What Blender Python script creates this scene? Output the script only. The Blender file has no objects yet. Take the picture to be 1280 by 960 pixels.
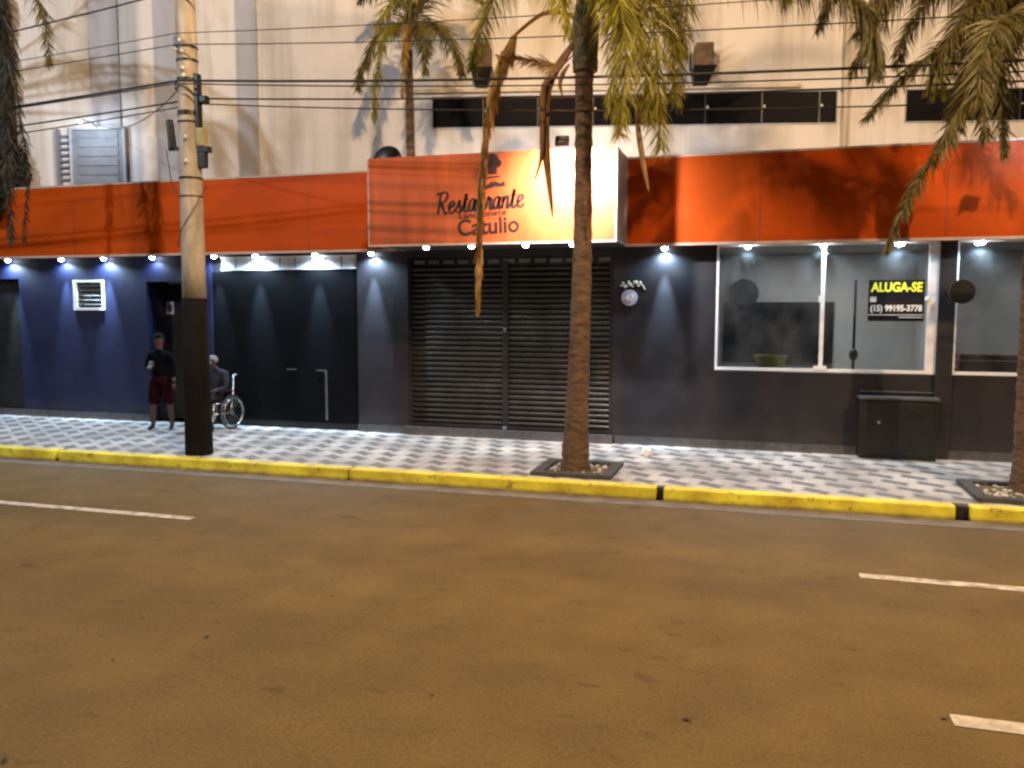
import bpy, bmesh, math, random
from mathutils import Vector, Matrix
random.seed(7)
PI = math.pi
S = bpy.context.scene
COL = S.collection
R = math.radians

# ---------------------------------------------------------------- camera
HC, YAW, PITCH, ROLL, F = 2.25, .2892, .0872, .0022, 1050.0
fw = Vector((-math.sin(YAW)*math.cos(PITCH), math.cos(YAW)*math.cos(PITCH), -math.sin(PITCH)))
rt = Vector((math.cos(YAW), math.sin(YAW), 0)); up = rt.cross(fw)
r_ = rt*math.cos(ROLL)+up*math.sin(ROLL); u_ = -rt*math.sin(ROLL)+up*math.cos(ROLL)
cd = bpy.data.cameras.new('camera'); cam = bpy.data.objects.new('camera', cd); COL.objects.link(cam)
cam.matrix_world = Matrix(((r_.x, u_.x, -fw.x, 0), (r_.y, u_.y, -fw.y, 0), (r_.z, u_.z, -fw.z, HC), (0, 0, 0, 1)))
cd.sensor_width = 36; cd.lens = 36*F/1280; cd.clip_end = 500; S.camera = cam

def at(px, py, Y=None, Z=None):
    """survey helper: a point of the photograph measured on a known vertical or level plane"""
    d = fw+(px-640)/F*r_-(py-480)/F*u_
    t = Y/d.y if Y is not None else (Z-HC)/d.z
    return Vector((0, 0, HC))+d*t

# ---------------------------------------------------------------- materials
def newmat(name):
    m = bpy.data.materials.new(name); m.use_nodes = True
    n = m.node_tree; b = n.nodes['Principled BSDF']
    return m, n, b
def mat(name, col, rough=.6, metal=0, var=.15, scale=6, bump=0, bscale=40, spec=.5, coat=0, stretch=None, emit=None, es=0, detail=5):
    m, n, b = newmat(name)
    L = n.links.new
    tc = n.nodes.new('ShaderNodeTexCoord'); src = tc.outputs['Object']
    if stretch:
        mp = n.nodes.new('ShaderNodeMapping'); mp.inputs['Scale'].default_value = stretch
        L(src, mp.inputs['Vector']); src = mp.outputs['Vector']
    if var:
        nz = n.nodes.new('ShaderNodeTexNoise'); nz.inputs['Scale'].default_value = scale; nz.inputs['Detail'].default_value = detail
        L(src, nz.inputs['Vector'])
        rp = n.nodes.new('ShaderNodeValToRGB')
        rp.color_ramp.elements[0].position = .3; rp.color_ramp.elements[1].position = .7
        rp.color_ramp.elements[0].color = [c*(1-var) for c in col]+[1]
        rp.color_ramp.elements[1].color = [min(1, c*(1+var)) for c in col]+[1]
        L(nz.outputs['Fac'], rp.inputs['Fac']); L(rp.outputs['Color'], b.inputs['Base Color'])
        mr = n.nodes.new('ShaderNodeMapRange'); mr.inputs['To Min'].default_value = max(.02, rough-.1); mr.inputs['To Max'].default_value = min(1, rough+.1)
        L(nz.outputs['Fac'], mr.inputs['Value']); L(mr.outputs['Result'], b.inputs['Roughness'])
    else:
        b.inputs['Base Color'].default_value = list(col)+[1]; b.inputs['Roughness'].default_value = rough
    b.inputs['Metallic'].default_value = metal; b.inputs['Specular IOR Level'].default_value = spec
    b.inputs['Coat Weight'].default_value = coat
    if bump:
        n2 = n.nodes.new('ShaderNodeTexNoise'); n2.inputs['Scale'].default_value = bscale; n2.inputs['Detail'].default_value = 4
        L(src, n2.inputs['Vector'])
        bp = n.nodes.new('ShaderNodeBump'); bp.inputs['Strength'].default_value = bump; bp.inputs['Distance'].default_value = .02
        L(n2.outputs['Fac'], bp.inputs['Height']); L(bp.outputs['Normal'], b.inputs['Normal'])
    if emit:
        b.inputs['Emission Color'].default_value = list(emit)+[1]; b.inputs['Emission Strength'].default_value = es
    return m

def m_leaf(name, col, var=.35):
    m, n, b = newmat(name); L = n.links.new
    tc = n.nodes.new('ShaderNodeTexCoord')
    nz = n.nodes.new('ShaderNodeTexNoise'); nz.inputs['Scale'].default_value = 3.2; nz.inputs['Detail'].default_value = 6
    L(tc.outputs['Object'], nz.inputs['Vector'])
    rp = n.nodes.new('ShaderNodeValToRGB'); rp.color_ramp.elements[0].position = .3; rp.color_ramp.elements[1].position = .72
    rp.color_ramp.elements[0].color = [c*(1-var) for c in col]+[1]; rp.color_ramp.elements[1].color = [c*(1+var) for c in col]+[1]
    L(nz.outputs['Fac'], rp.inputs['Fac']); L(rp.outputs['Color'], b.inputs['Base Color'])
    b.inputs['Roughness'].default_value = .5
    tr = n.nodes.new('ShaderNodeBsdfTranslucent'); L(rp.outputs['Color'], tr.inputs['Color'])
    mx = n.nodes.new('ShaderNodeMixShader'); mx.inputs['Fac'].default_value = .3
    L(b.outputs[0], mx.inputs[1]); L(tr.outputs[0], mx.inputs[2]); L(mx.outputs[0], n.nodes['Material Output'].inputs['Surface'])
    return m

def m_glass(name, tint=(.8, .85, .88)):
    m, n, b = newmat(name); L = n.links.new
    n.nodes.remove(b)
    tr = n.nodes.new('ShaderNodeBsdfTransparent'); tr.inputs['Color'].default_value = list(tint)+[1]
    gl = n.nodes.new('ShaderNodeBsdfGlossy'); gl.inputs['Roughness'].default_value = .03
    fr = n.nodes.new('ShaderNodeFresnel'); fr.inputs['IOR'].default_value = 1.5
    mx = n.nodes.new('ShaderNodeMixShader')
    L(fr.outputs[0], mx.inputs['Fac']); L(tr.outputs[0], mx.inputs[1]); L(gl.outputs[0], mx.inputs[2])
    df = n.nodes.new('ShaderNodeBsdfDiffuse'); df.inputs['Color'].default_value = (.5, .5, .5, 1)   # film of dust and smears
    tc = n.nodes.new('ShaderNodeTexCoord'); mp = n.nodes.new('ShaderNodeMapping'); mp.inputs['Scale'].default_value = (1.2, 1, .7); L(tc.outputs['Object'], mp.inputs['Vector'])
    nz = n.nodes.new('ShaderNodeTexNoise'); nz.inputs['Scale'].default_value = 2.2; nz.inputs['Detail'].default_value = 7; L(mp.outputs[0], nz.inputs['Vector'])
    mr = n.nodes.new('ShaderNodeMapRange'); mr.inputs['From Min'].default_value = .35; mr.inputs['From Max'].default_value = .75; mr.inputs['To Max'].default_value = .09; L(nz.outputs['Fac'], mr.inputs['Value'])
    m3 = n.nodes.new('ShaderNodeMixShader'); L(mr.outputs['Result'], m3.inputs['Fac']); L(mx.outputs[0], m3.inputs[1]); L(df.outputs[0], m3.inputs[2])
    L(m3.outputs[0], n.nodes['Material Output'].inputs['Surface'])
    return m

def m_asphalt():
    m, n, b = newmat('asphalt'); L = n.links.new
    tc = n.nodes.new('ShaderNodeTexCoord')
    def noise(scale, stretch=None, det=6):
        s = tc.outputs['Object']
        if stretch:
            mp = n.nodes.new('ShaderNodeMapping'); mp.inputs['Scale'].default_value = stretch; L(s, mp.inputs['Vector']); s = mp.outputs['Vector']
        z = n.nodes.new('ShaderNodeTexNoise'); z.inputs['Scale'].default_value = scale; z.inputs['Detail'].default_value = det
        L(s, z.inputs['Vector']); return z.outputs['Fac']
    def ramp(f, p0, c0, p1, c1):
        r = n.nodes.new('ShaderNodeValToRGB'); e = r.color_ramp.elements
        e[0].position = p0; e[0].color = list(c0)+[1]; e[1].position = p1; e[1].color = list(c1)+[1]
        L(f, r.inputs['Fac']); return r.outputs['Color']
    def mul(a, c, fac=1):
        x = n.nodes.new('ShaderNodeMix'); x.data_type = 'RGBA'; x.blend_type = 'MULTIPLY'; x.inputs[0].default_value = fac
        L(a, x.inputs[6]); L(c, x.inputs[7]); return x.outputs[2]
    wear = ramp(noise(.55, (.16, 1.1, 1)), .32, (.136, .096, .032), .68, (.192, .138, .045))     # long worn wheel lanes
    patch = ramp(noise(1.7), .35, (.84, .83, .82), .7, (1.08, 1.07, 1.05))
    grain = mul(ramp(noise(150, det=2), .3, (.6, .6, .6), .72, (1.3, 1.3, 1.3)), ramp(noise(38, det=4), .35, (.86, .86, .86), .65, (1.12, 1.12, 1.12)))
    spots = ramp(noise(4.5, (.6, 1.3, 1), 5), .27, (.66, .63, .61), .38, (1, 1, 1))                # oil drips and leaves pressed flat
    c = mul(mul(mul(wear, patch), grain), spots)
    vo = n.nodes.new('ShaderNodeTexVoronoi'); vo.feature = 'DISTANCE_TO_EDGE'; vo.inputs['Scale'].default_value = .38
    ad = n.nodes.new('ShaderNodeVectorMath'); ad.operation = 'ADD'; zc = n.nodes.new('ShaderNodeTexNoise'); zc.inputs['Scale'].default_value = 2.5; zc.inputs['Detail'].default_value = 6
    L(tc.outputs['Object'], zc.inputs['Vector']); L(tc.outputs['Object'], ad.inputs[0]); L(zc.outputs['Color'], ad.inputs[1]); L(ad.outputs[0], vo.inputs['Vector'])
    crack = ramp(vo.outputs['Distance'], .002, (.88, .87, .86), .007, (1, 1, 1)); c = mul(c, crack)
    L(c, b.inputs['Base Color']); b.inputs['Roughness'].default_value = .72; b.inputs['Specular IOR Level'].default_value = .35
    bp = n.nodes.new('ShaderNodeBump'); bp.inputs['Strength'].default_value = .5; bp.inputs['Distance'].default_value = .006
    L(noise(170, det=2), bp.inputs['Height']); L(bp.outputs['Normal'], b.inputs['Normal'])
    return m

def m_pavement():
    m, n, b = newmat('patterned_paving'); L = n.links.new
    tc = n.nodes.new('ShaderNodeTexCoord'); sp = n.nodes.new('ShaderNodeSeparateXYZ'); L(tc.outputs['Object'], sp.inputs[0])
    def M(op, a, c=None, d=None):
        x = n.nodes.new('ShaderNodeMath'); x.operation = op
        for i, v in enumerate((a, c, d)):
            if v is None: continue
            if isinstance(v, (int, float)): x.inputs[i].default_value = v
            else: L(v, x.inputs[i])
        return x.outputs[0]
    X, Y = sp.outputs['X'], sp.outputs['Y']
    us = M('ADD', M('DIVIDE', M('MULTIPLY_ADD', Y, .29, X), .40), .40)
    vs = M('ADD', M('DIVIDE', Y, .41), .35)
    u = M('SUBTRACT', M('FRACT', us), .5); v = M('FRACT', vs)
    tri = M('SUBTRACT', 1, M('ABSOLUTE', M('SUBTRACT', M('MULTIPLY', v, 2), 1)))     # 0..1..0 along the column
    # slanted diamond: the bar leans one way in its upper half and the other way in its lower half
    lean = M('MULTIPLY', M('SUBTRACT', v, .5), .30)
    w = M('MULTIPLY_ADD', M('POWER', tri, 1.9), .38, .06)
    dist = M('SUBTRACT', M('ABSOLUTE', M('ADD', u, lean)), w)
    nz = n.nodes.new('ShaderNodeTexNoise'); nz.inputs['Scale'].default_value = 9; nz.inputs['Detail'].default_value = 6; L(tc.outputs['Object'], nz.inputs['Vector'])
    dist = M('ADD', dist, M('MULTIPLY', M('SUBTRACT', nz.outputs['Fac'], .5), .10))
    mr = n.nodes.new('ShaderNodeMapRange'); mr.inputs['From Min'].default_value = -.07; mr.inputs['From Max'].default_value = .07; L(dist, mr.inputs['Value'])
    n3 = n.nodes.new('ShaderNodeTexNoise'); n3.inputs['Scale'].default_value = 1.3; n3.inputs['Detail'].default_value = 7; L(tc.outputs['Object'], n3.inputs['Vector'])
    rl = n.nodes.new('ShaderNodeValToRGB'); rl.color_ramp.elements[0].position = .36; rl.color_ramp.elements[1].position = .62
    rl.color_ramp.elements[0].color = (.32, .31, .30, 1); rl.color_ramp.elements[1].color = (.56, .55, .535, 1); L(n3.outputs['Fac'], rl.inputs['Fac'])
    rd = n.nodes.new('ShaderNodeValToRGB'); rd.color_ramp.elements[0].position = .3; rd.color_ramp.elements[1].position = .75
    rd.color_ramp.elements[0].color = (.13, .13, .135, 1); rd.color_ramp.elements[1].color = (.23, .23, .235, 1); L(nz.outputs['Fac'], rd.inputs['Fac'])
    mx = n.nodes.new('ShaderNodeMix'); mx.data_type = 'RGBA'; L(mr.outputs['Result'], mx.inputs[0]); L(rd.outputs['Color'], mx.inputs[6]); L(rl.outputs['Color'], mx.inputs[7])
    # tile joints every 0.2 m
    ja = M('LESS_THAN', M('FRACT', M('DIVIDE', X, .2)), .03); jb = M('LESS_THAN', M('FRACT', M('DIVIDE', Y, .205)), .03)
    j = M('MULTIPLY', M('MAXIMUM', ja, jb), .45)
    m2 = n.nodes.new('ShaderNodeMix'); m2.data_type = 'RGBA'; L(j, m2.inputs[0]); L(mx.outputs[2], m2.inputs[6]); m2.inputs[7].default_value = (.12, .11, .10, 1)
    L(m2.outputs[2], b.inputs['Base Color']); b.inputs['Roughness'].default_value = .6
    bp = n.nodes.new('ShaderNodeBump'); bp.inputs['Strength'].default_value = .25; bp.inputs['Distance'].default_value = .01
    L(nz.outputs['Fac'], bp.inputs['Height']); L(bp.outputs['Normal'], b.inputs['Normal'])
    return m

def m_concrete_pole():
    return mat('pole_concrete', (.40, .36, .29), .85, var=.3, scale=3, bump=.3, bscale=60, stretch=(3, 3, .7))

def m_wallpaint():
    # plaster with rain streaks and dirt
    m, n, b = newmat('white_plaster'); L = n.links.new
    tc = n.nodes.new('ShaderNodeTexCoord')
    mp = n.nodes.new('ShaderNodeMapping'); mp.inputs['Scale'].default_value = (2.2, 2.2, .16); L(tc.outputs['Object'], mp.inputs['Vector'])
    a = n.nodes.new('ShaderNodeTexNoise'); a.inputs['Scale'].default_value = 1.4; a.inputs['Detail'].default_value = 8; L(mp.outputs[0], a.inputs['Vector'])
    c = n.nodes.new('ShaderNodeTexNoise'); c.inputs['Scale'].default_value = .8; c.inputs['Detail'].default_value = 8; L(tc.outputs['Object'], c.inputs['Vector'])
    mu = n.nodes.new('ShaderNodeMath'); mu.operation = 'MULTIPLY'; L(a.outputs['Fac'], mu.inputs[0]); L(c.outputs['Fac'], mu.inputs[1])
    rp = n.nodes.new('ShaderNodeValToRGB'); e = rp.color_ramp.elements
    e[0].position = .12; e[0].color = (.50, .46, .40, 1); e[1].position = .27; e[1].color = (.72, .69, .65, 1); L(mu.outputs[0], rp.inputs['Fac'])
    L(rp.outputs['Color'], b.inputs['Base Color']); b.inputs['Roughness'].default_value = .85
    z = n.nodes.new('ShaderNodeTexNoise'); z.inputs['Scale'].default_value = 45; L(tc.outputs['Object'], z.inputs['Vector'])
    bp = n.nodes.new('ShaderNodeBump'); bp.inputs['Strength'].default_value = .15; bp.inputs['Distance'].default_value = .01
    L(z.outputs['Fac'], bp.inputs['Height']); L(bp.outputs['Normal'], b.inputs['Normal'])
    return m

M = dict(
    asphalt=m_asphalt(), paving=m_pavement(), plaster=m_wallpaint(), pole=m_concrete_pole(),
    gutter=mat('gutter_concrete', (.17, .155, .135), .8, var=.3, scale=4, bump=.2),
    kerb=mat('yellow_kerb_paint', (.86, .68, .055), .6, var=.36, scale=3.2, bump=.25, bscale=30, detail=9),
    kerbdark=mat('drain_dark', (.02, .02, .02), .9, var=.3),
    line=mat('road_paint', (.58, .55, .48), .65, var=.35, scale=9, bump=.2, bscale=80, detail=9),
    wall=mat('dark_wall_paint', (.014, .0125, .017), .5, var=.2, scale=2, bump=.06, bscale=60),
    wallbluelit=mat('dark_wall_paint_blue_lit', (.0055, .009, .042), .6, var=.2, scale=2, bump=.06, bscale=60),  # dark wall paint with the blue of cool lamplight mixed into its colour
    plinth=mat('plinth_stone', (.07, .068, .075), .4, var=.3, scale=10),
    orange=mat('orange_panel', (.46, .068, .006), .42, var=.14, scale=.8, bump=.02, bscale=2.5, spec=.12),
    signface=mat('sign_face_acrylic', (.46, .100, .026), .55, var=.22, scale=1.2, spec=.35, coat=.06, stretch=(3.5, 1, .35)),
    orangetrim=mat('panel_edge', (.55, .40, .33), .4, var=.1),
    soffit=mat('soffit_dark', (.06, .058, .06), .6, var=.1),
    black=mat('black_metal', (.012, .012, .013), .42, metal=0, var=.2),
    shutter=mat('shutter_steel', (.040, .037, .033), .36, metal=.6, var=.25, scale=3),
    garage=mat('garage_door_paint', (.0035, .004, .0055), .7, var=.2, scale=2, spec=.06),
    steel=mat('bright_steel', (.55, .55, .56), .3, metal=1, var=.1),
    dimsteel=mat('dull_steel', (.16, .16, .165), .45, metal=.7, var=.2),
    white=mat('white_aluminium', (.75, .76, .78), .4, var=.06),
    frost=mat('frosted_pane', (.55, .58, .6), .35, var=.15, scale=5),
    glass=m_glass('window_glass'),
    darkglass=mat('dark_strip_glass', (.005, .0045, .006), .4, var=0, spec=.03),
    blueshut=mat('grey_blue_shutter', (.17, .19, .22), .6, var=.15),
    greypaint=mat('grey_blue_paint', (.40, .42, .46), .8, var=.12, scale=2, stretch=(2, 2, .3)),
    ledge=mat('cream_ledge', (.62, .55, .42), .8, var=.15),
    trunk=mat('palm_trunk', (.125, .078, .045), .9, var=.55, scale=5, bump=.8, bscale=14, stretch=(1.5, 1.5, 4)),
    bark2=mat('palm_crownshaft', (.10, .085, .04), .8, var=.4, scale=6, bump=.5, bscale=20, stretch=(3, 3, .6)),
    leaf=m_leaf('palm_leaf', (.27, .25, .028)), leafdark=m_leaf('palm_leaf_olive', (.17, .148, .044)),
    leafdry=m_leaf('palm_leaf_dry', (.42, .27, .08), .3), spathe=mat('dry_spathe', (.15, .075, .032), .8, var=.4, scale=5, stretch=(5, 5, 1)),
    leafdeadshade=m_leaf('palm_leaf_withered_shaded', (.030, .028, .020), .4),  # withered leaf, its colour darkened for the shadow the left fronds hang in
    ivy=mat('unlit_ivy', (.011, .012, .008), .6, var=.5, scale=5, spec=.3),  # nearly black ivy: its lack of light is put into the colour
    stone=mat('pit_stone', (.06, .058, .056), .8, var=.3, scale=12, bump=.3), soil=mat('pit_soil', (.12, .09, .06), .95, var=.5, scale=9, bump=.8, bscale=30),
    chip=mat('white_pebble', (.6, .57, .5), .7, var=.2),
    bulb=mat('led_lens', (.9, .9, .9), .4, var=0, emit=(.80, .91, 1), es=60), bulbwarm=mat('lamp_glass', (.9, .9, .9), .4, var=0, emit=(1, .93, .82), es=30),
    room=mat('interior_wall', (.44, .42, .40), .85, var=.1, scale=1.5), roomfloor=mat('interior_floor', (.16, .15, .14), .4, var=.2),
    panel=mat('interior_dark_panel', (.012, .012, .014), .25, var=.1),
    sign=mat('sign_black', (.012, .012, .015), .35, var=.1), yellow=mat('sign_yellow', (.85, .85, .05), .6, var=0), signwhite=mat('sign_white', (.8, .8, .82), .6, var=0),
    ink=mat('brown_ink', (.028, .008, .006), .6, var=.1), lilac=mat('plaque_lilac', (.42, .38, .50), .5, var=.12, scale=12),
    red=mat('reddish_wood', (.16, .05, .03), .6, var=.4, scale=4, stretch=(1, 8, 8)), yellowgreen=mat('basket_green', (.30, .30, .04), .6, var=.3),
    skin=mat('skin', (.075, .04, .026), .55, var=.08), shirtblack=mat('black_cloth', (.003, .003, .0035), .95, var=.2, spec=.1), shortsred=mat('dark_red_cloth', (.016, .002, .005), .95, var=.2, spec=.1),
    navy=mat('navy_cloth', (.014, .018, .036), .9, var=.2), trousers=mat('dark_cloth', (.008, .008, .010), .9, var=.2), hair=mat('black_hair', (.006, .005, .005), .8, var=.2, spec=.1),
    cap=mat('grey_cap', (.12, .12, .135), .85, var=.15), rubber=mat('rubber', (.015, .015, .015), .8, var=.1), bag=mat('white_plastic', (.75, .76, .8), .4, var=.05),
    yellowbox=mat('meter_yellow', (.36, .32, .15), .6, var=.2), porcelain=mat('porcelain', (.75, .72, .66), .15, var=.05), cable=mat('cable_black', (.012, .011, .010), .6, var=.1),
    rust=mat('brown_box', (.15, .095, .055), .7, var=.3, scale=8), ground=mat('ground', (.09, .085, .08), .9, var=.2, scale=1), roof=mat('roof_concrete', (.22, .21, .2), .9, var=.2),
    pot=mat('clay_pot', (.22, .09, .05), .8, var=.2), phone=mat('pale_phone', (.16, .16, .17), .4, var=0),
)

def wear(m, zlo, zhi, dirt, chips=.62, scale=7):
    '''grime along the foot (noise broken, fixed height) and worn chips'''
    n = m.node_tree; L = n.links.new; b = n.nodes['Principled BSDF']
    old = b.inputs['Base Color'].links[0].from_socket
    tc = n.nodes.new('ShaderNodeTexCoord'); sp = n.nodes.new('ShaderNodeSeparateXYZ'); ge = n.nodes.new('ShaderNodeNewGeometry'); L(ge.outputs['Position'], sp.inputs[0])
    nz = n.nodes.new('ShaderNodeTexNoise'); nz.inputs['Scale'].default_value = scale; nz.inputs['Detail'].default_value = 9; nz.inputs['Roughness'].default_value = .7; L(tc.outputs['Object'], nz.inputs['Vector'])
    a = n.nodes.new('ShaderNodeMath'); a.operation = 'MULTIPLY_ADD'; L(nz.outputs['Fac'], a.inputs[0]); a.inputs[1].default_value = (zhi-zlo)*1.6; L(sp.outputs['Z'], a.inputs[2])
    r1 = n.nodes.new('ShaderNodeMapRange'); r1.inputs['From Min'].default_value = zlo+(zhi-zlo)*.8; r1.inputs['From Max'].default_value = zhi+(zhi-zlo)*.8; r1.inputs['To Min'].default_value = .85; r1.inputs['To Max'].default_value = 0; L(a.outputs[0], r1.inputs['Value'])
    r2 = n.nodes.new('ShaderNodeMapRange'); r2.inputs['From Min'].default_value = chips; r2.inputs['From Max'].default_value = chips+.05; r2.inputs['To Max'].default_value = .6; L(nz.outputs['Fac'], r2.inputs['Value'])
    mx = n.nodes.new('ShaderNodeMath'); mx.operation = 'MAXIMUM'; L(r1.outputs[0], mx.inputs[0]); L(r2.outputs[0], mx.inputs[1])
    c = n.nodes.new('ShaderNodeMix'); c.data_type = 'RGBA'; L(mx.outputs[0], c.inputs[0]); L(old, c.inputs[6]); c.inputs[7].default_value = list(dirt)+[1]; L(c.outputs[2], b.inputs['Base Color'])
wear(M['kerb'], 0, .05, (.12, .085, .045), .58, 6)
wear(M['line'], -1, -.5, (.13, .10, .05), .54, 7)
wear(M['orange'], 3.24, 3.27, (.20, .05, .012), .68, 1.6)
wear(M['wall'], .15, .55, (.034, .030, .027), .66, 3)
wear(M['wallbluelit'], .15, .55, (.022, .020, .024), .68, 3)
wear(M['plinth'], .15, .22, (.10, .09, .08), .62, 8)

# ---------------------------------------------------------------- object helpers
def tag(o, label=None, cat=None, group=None, kind=None):
    if label: o['label'] = label
    if cat: o['category'] = cat
    if group: o['group'] = group
    if kind: o['kind'] = kind
    return o
def empty(name, label, cat, loc=(0, 0, 0), rz=0, group=None):
    o = bpy.data.objects.new(name, None); COL.objects.link(o); o.location = loc; o.rotation_euler.z = rz
    o.empty_display_size = .1
    return tag(o, label, cat, group)
class MB:
    """collects shapes and links them as one mesh object"""
    def __init__(s): s.b = bmesh.new()
    def box(s, x0, x1, y0, y1, z0, z1, bev=0):
        m = Matrix.Translation(((x0+x1)/2, (y0+y1)/2, (z0+z1)/2)) @ Matrix.Diagonal((abs(x1-x0), abs(y1-y0), abs(z1-z0), 1))
        g = bmesh.ops.create_cube(s.b, size=1, matrix=m)
        if bev:
            ed = list({e for v in g['verts'] for e in v.link_edges})
            bmesh.ops.bevel(s.b, geom=ed, offset=bev, segments=2, affect='EDGES', profile=.6)
        return s
    def quad(s, *pts):
        s.b.faces.new([s.b.verts.new(p) for p in pts]); return s
    def tube(s, pts, rad, n=8, cap=True):
        pts = [Vector(p) for p in pts]; rings = []
        rr = rad if isinstance(rad, (list, tuple)) else [rad]*len(pts)
        a = None
        for i, p in enumerate(pts):
            t = (pts[min(i+1, len(pts)-1)]-pts[max(i-1, 0)]).normalized()
            if a is None: a = t.orthogonal().normalized()
            a = (a-t*a.dot(t)).normalized(); c = t.cross(a)
            rings.append([s.b.verts.new(p+(a*math.cos(2*PI*k/n)+c*math.sin(2*PI*k/n))*rr[i]) for k in range(n)])
        for r0, r1 in zip(rings, rings[1:]):
            for k in range(n): s.b.faces.new((r0[k], r0[(k+1) % n], r1[(k+1) % n], r1[k]))
        if cap:
            s.b.faces.new(rings[0][::-1]); s.b.faces.new(rings[-1])
        return s
    def ball(s, c, r, sx=1, sy=1, sz=1, seg=12):
        bmesh.ops.create_uvsphere(s.b, u_segments=seg, v_segments=max(6, seg*2//3), radius=r, matrix=Matrix.Translation(c) @ Matrix.Diagonal((sx, sy, sz, 1))); return s
    def disc(s, c, r, depth, axis='Y', n=28):
        rot = {'Y': Matrix.Rotation(PI/2, 4, 'X'), 'Z': Matrix.Identity(4), 'X': Matrix.Rotation(PI/2, 4, 'Y')}[axis]
        bmesh.ops.create_cone(s.b, cap_ends=True, segments=n, radius1=r, radius2=r, depth=depth, matrix=Matrix.Translation(c) @ rot); return s
    def ring(s, c, r, t, axis, n=28, m=6):
        """torus of radius r and tube t about axis (a vector)"""
        ax = Vector(axis).normalized(); e = ax.orthogonal().normalized(); g = ax.cross(e); c = Vector(c); vs = []
        for i in range(n):
            d = e*math.cos(2*PI*i/n)+g*math.sin(2*PI*i/n)
            vs.append([s.b.verts.new(c+d*(r+t*math.cos(2*PI*k/m))+ax*t*math.sin(2*PI*k/m)) for k in range(m)])
        for i in range(n):
            for k in range(m): s.b.faces.new((vs[i][k], vs[(i+1) % n][k], vs[(i+1) % n][(k+1) % m], vs[i][(k+1) % m]))
        return s
    def build(s, name, mt, parent=None, smooth=False, label=None):
        bmesh.ops.recalc_face_normals(s.b, faces=s.b.faces)
        me = bpy.data.meshes.new(name); s.b.to_mesh(me); s.b.free()
        for x in (mt if isinstance(mt, (list, tuple)) else [mt]): me.materials.append(x)
        if smooth: me.polygons.foreach_set('use_smooth', [True]*len(me.polygons))
        o = bpy.data.objects.new(name, me); COL.objects.link(o)
        if parent is not None: o.parent = parent
        if label: o['label'] = label
        return o
def copy_tree(o, parent=None):
    c = o.copy(); COL.objects.link(c)
    if parent is not None: c.parent = parent
    for ch in list(o.children): copy_tree(ch, c)
    return c
def text(body, size, mt, name, parent, loc, width=None, shear=0, bold=0, tilt=0, extrude=.004, align='CENTER', spacing=1):
    cu = bpy.data.curves.new(name, 'FONT'); cu.body = body; cu.size = size; cu.shear = shear; cu.offset = bold; cu.extrude = extrude; cu.align_x = align; cu.space_character = spacing
    cu.resolution_u = 4
    o = bpy.data.objects.new(name, cu); COL.objects.link(o); bpy.context.view_layer.update()
    me = bpy.data.meshes.new_from_object(o.evaluated_get(bpy.context.evaluated_depsgraph_get())); bpy.data.objects.remove(o)
    xs = [v.co.x for v in me.vertices]; k = (width/(max(xs)-min(xs))) if width else 1
    me.transform(Matrix.Rotation(-tilt, 4, 'Y') @ Matrix.Rotation(PI/2, 4, 'X') @ Matrix.Diagonal((k, 1, 1, 1)))
    me.materials.append(mt)
    t = bpy.data.objects.new(name, me); COL.objects.link(t); t.location = loc
    if parent is not None: t.parent = parent
    return t
def stroke(mb, pts, w, y0, y1):
    """a pen stroke with thickness in a vertical plane: pts (x, z), w width list"""
    sm = []
    P = [Vector((a, c)) for a, c in pts]; n = len(P)
    for i in range(n-1):
        p0, p1, p2, p3 = P[max(i-1, 0)], P[i], P[i+1], P[min(i+2, n-1)]
        for k in range(5):
            t = k/5; sm.append((.5*((2*p1)+(p2-p0)*t+(2*p0-5*p1+4*p2-p3)*t*t+(3*p1-p0-3*p2+p3)*t**3), (i+t)/(n-1)))
    sm.append((P[-1], 1))
    prev = None
    for i, (p, t) in enumerate(sm):
        d = (sm[min(i+1, len(sm)-1)][0]-sm[max(i-1, 0)][0])
        d = d.normalized() if d.length > 1e-6 else Vector((1, 0))
        # broad nib: vertical strokes heavy, horizontal ones thin
        ww = w*(.45+.75*abs(d.y))
        nrm = Vector((-d.y, d.x))*ww/2
        ring = [mb.b.verts.new((q.x, yy, q.y)) for q, yy in ((p+nrm, y0), (p-nrm, y0), (p-nrm, y1), (p+nrm, y1))]
        if prev:
            for k in range(4): mb.b.faces.new((prev[k], prev[(k+1) % 4], ring[(k+1) % 4], ring[k]))
        else: mb.b.faces.new(ring)
        prev = ring
    mb.b.faces.new(prev)

# ---------------------------------------------------------------- survey of the street
YK, YKB, YW, YB, YC = 9.92, 10.12, 13.13, 12.80, 11.78       # kerb face, kerb back, shop wall, orange fascia, sign panel
ZP, ZS, ZT = .15, 3.24, 4.53                                 # pavement, soffit, fascia top

# ---------------------------------------------------------------- ground
def struct(o): return tag(o, kind='structure')
struct(MB().quad((-90, -60, -.02), (90, -60, -.02), (90, 80, -.02), (-90, 80, -.02)).build('ground', M['ground']))
struct(MB().quad((-70, -7, 0), (70, -7, 0), (70, YK, 0), (-70, YK, 0)).build('road', M['asphalt']))
struct(MB().quad((-70, YK-.33, .004), (70, YK-.33, .004), (70, YK, .004), (-70, YK, .004)).build('gutter', M['gutter']))
struct(MB().box(-60, 60, YKB, YW+.1, -.01, ZP).build('sidewalk', M['paving']))
kb = MB(); gaps = [(-16.2, .12), (-10.04, .09), (-5.22, .03), (-1.12, .09), (2.13, .15), (8, .13)]
x = -60
for g, w in gaps+[(60, 0)]:
    kb.box(x, g-w/2, YK, YKB-.002, -.01, ZP+.004, .018); x = g+w/2
struct(kb.build('kerb', M['kerb']))
kb = MB()
for g, w in gaps: kb.box(g-w/2-.01, g+w/2+.01, YKB-.1, YKB-.003, -.005, ZP-.02)
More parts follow.
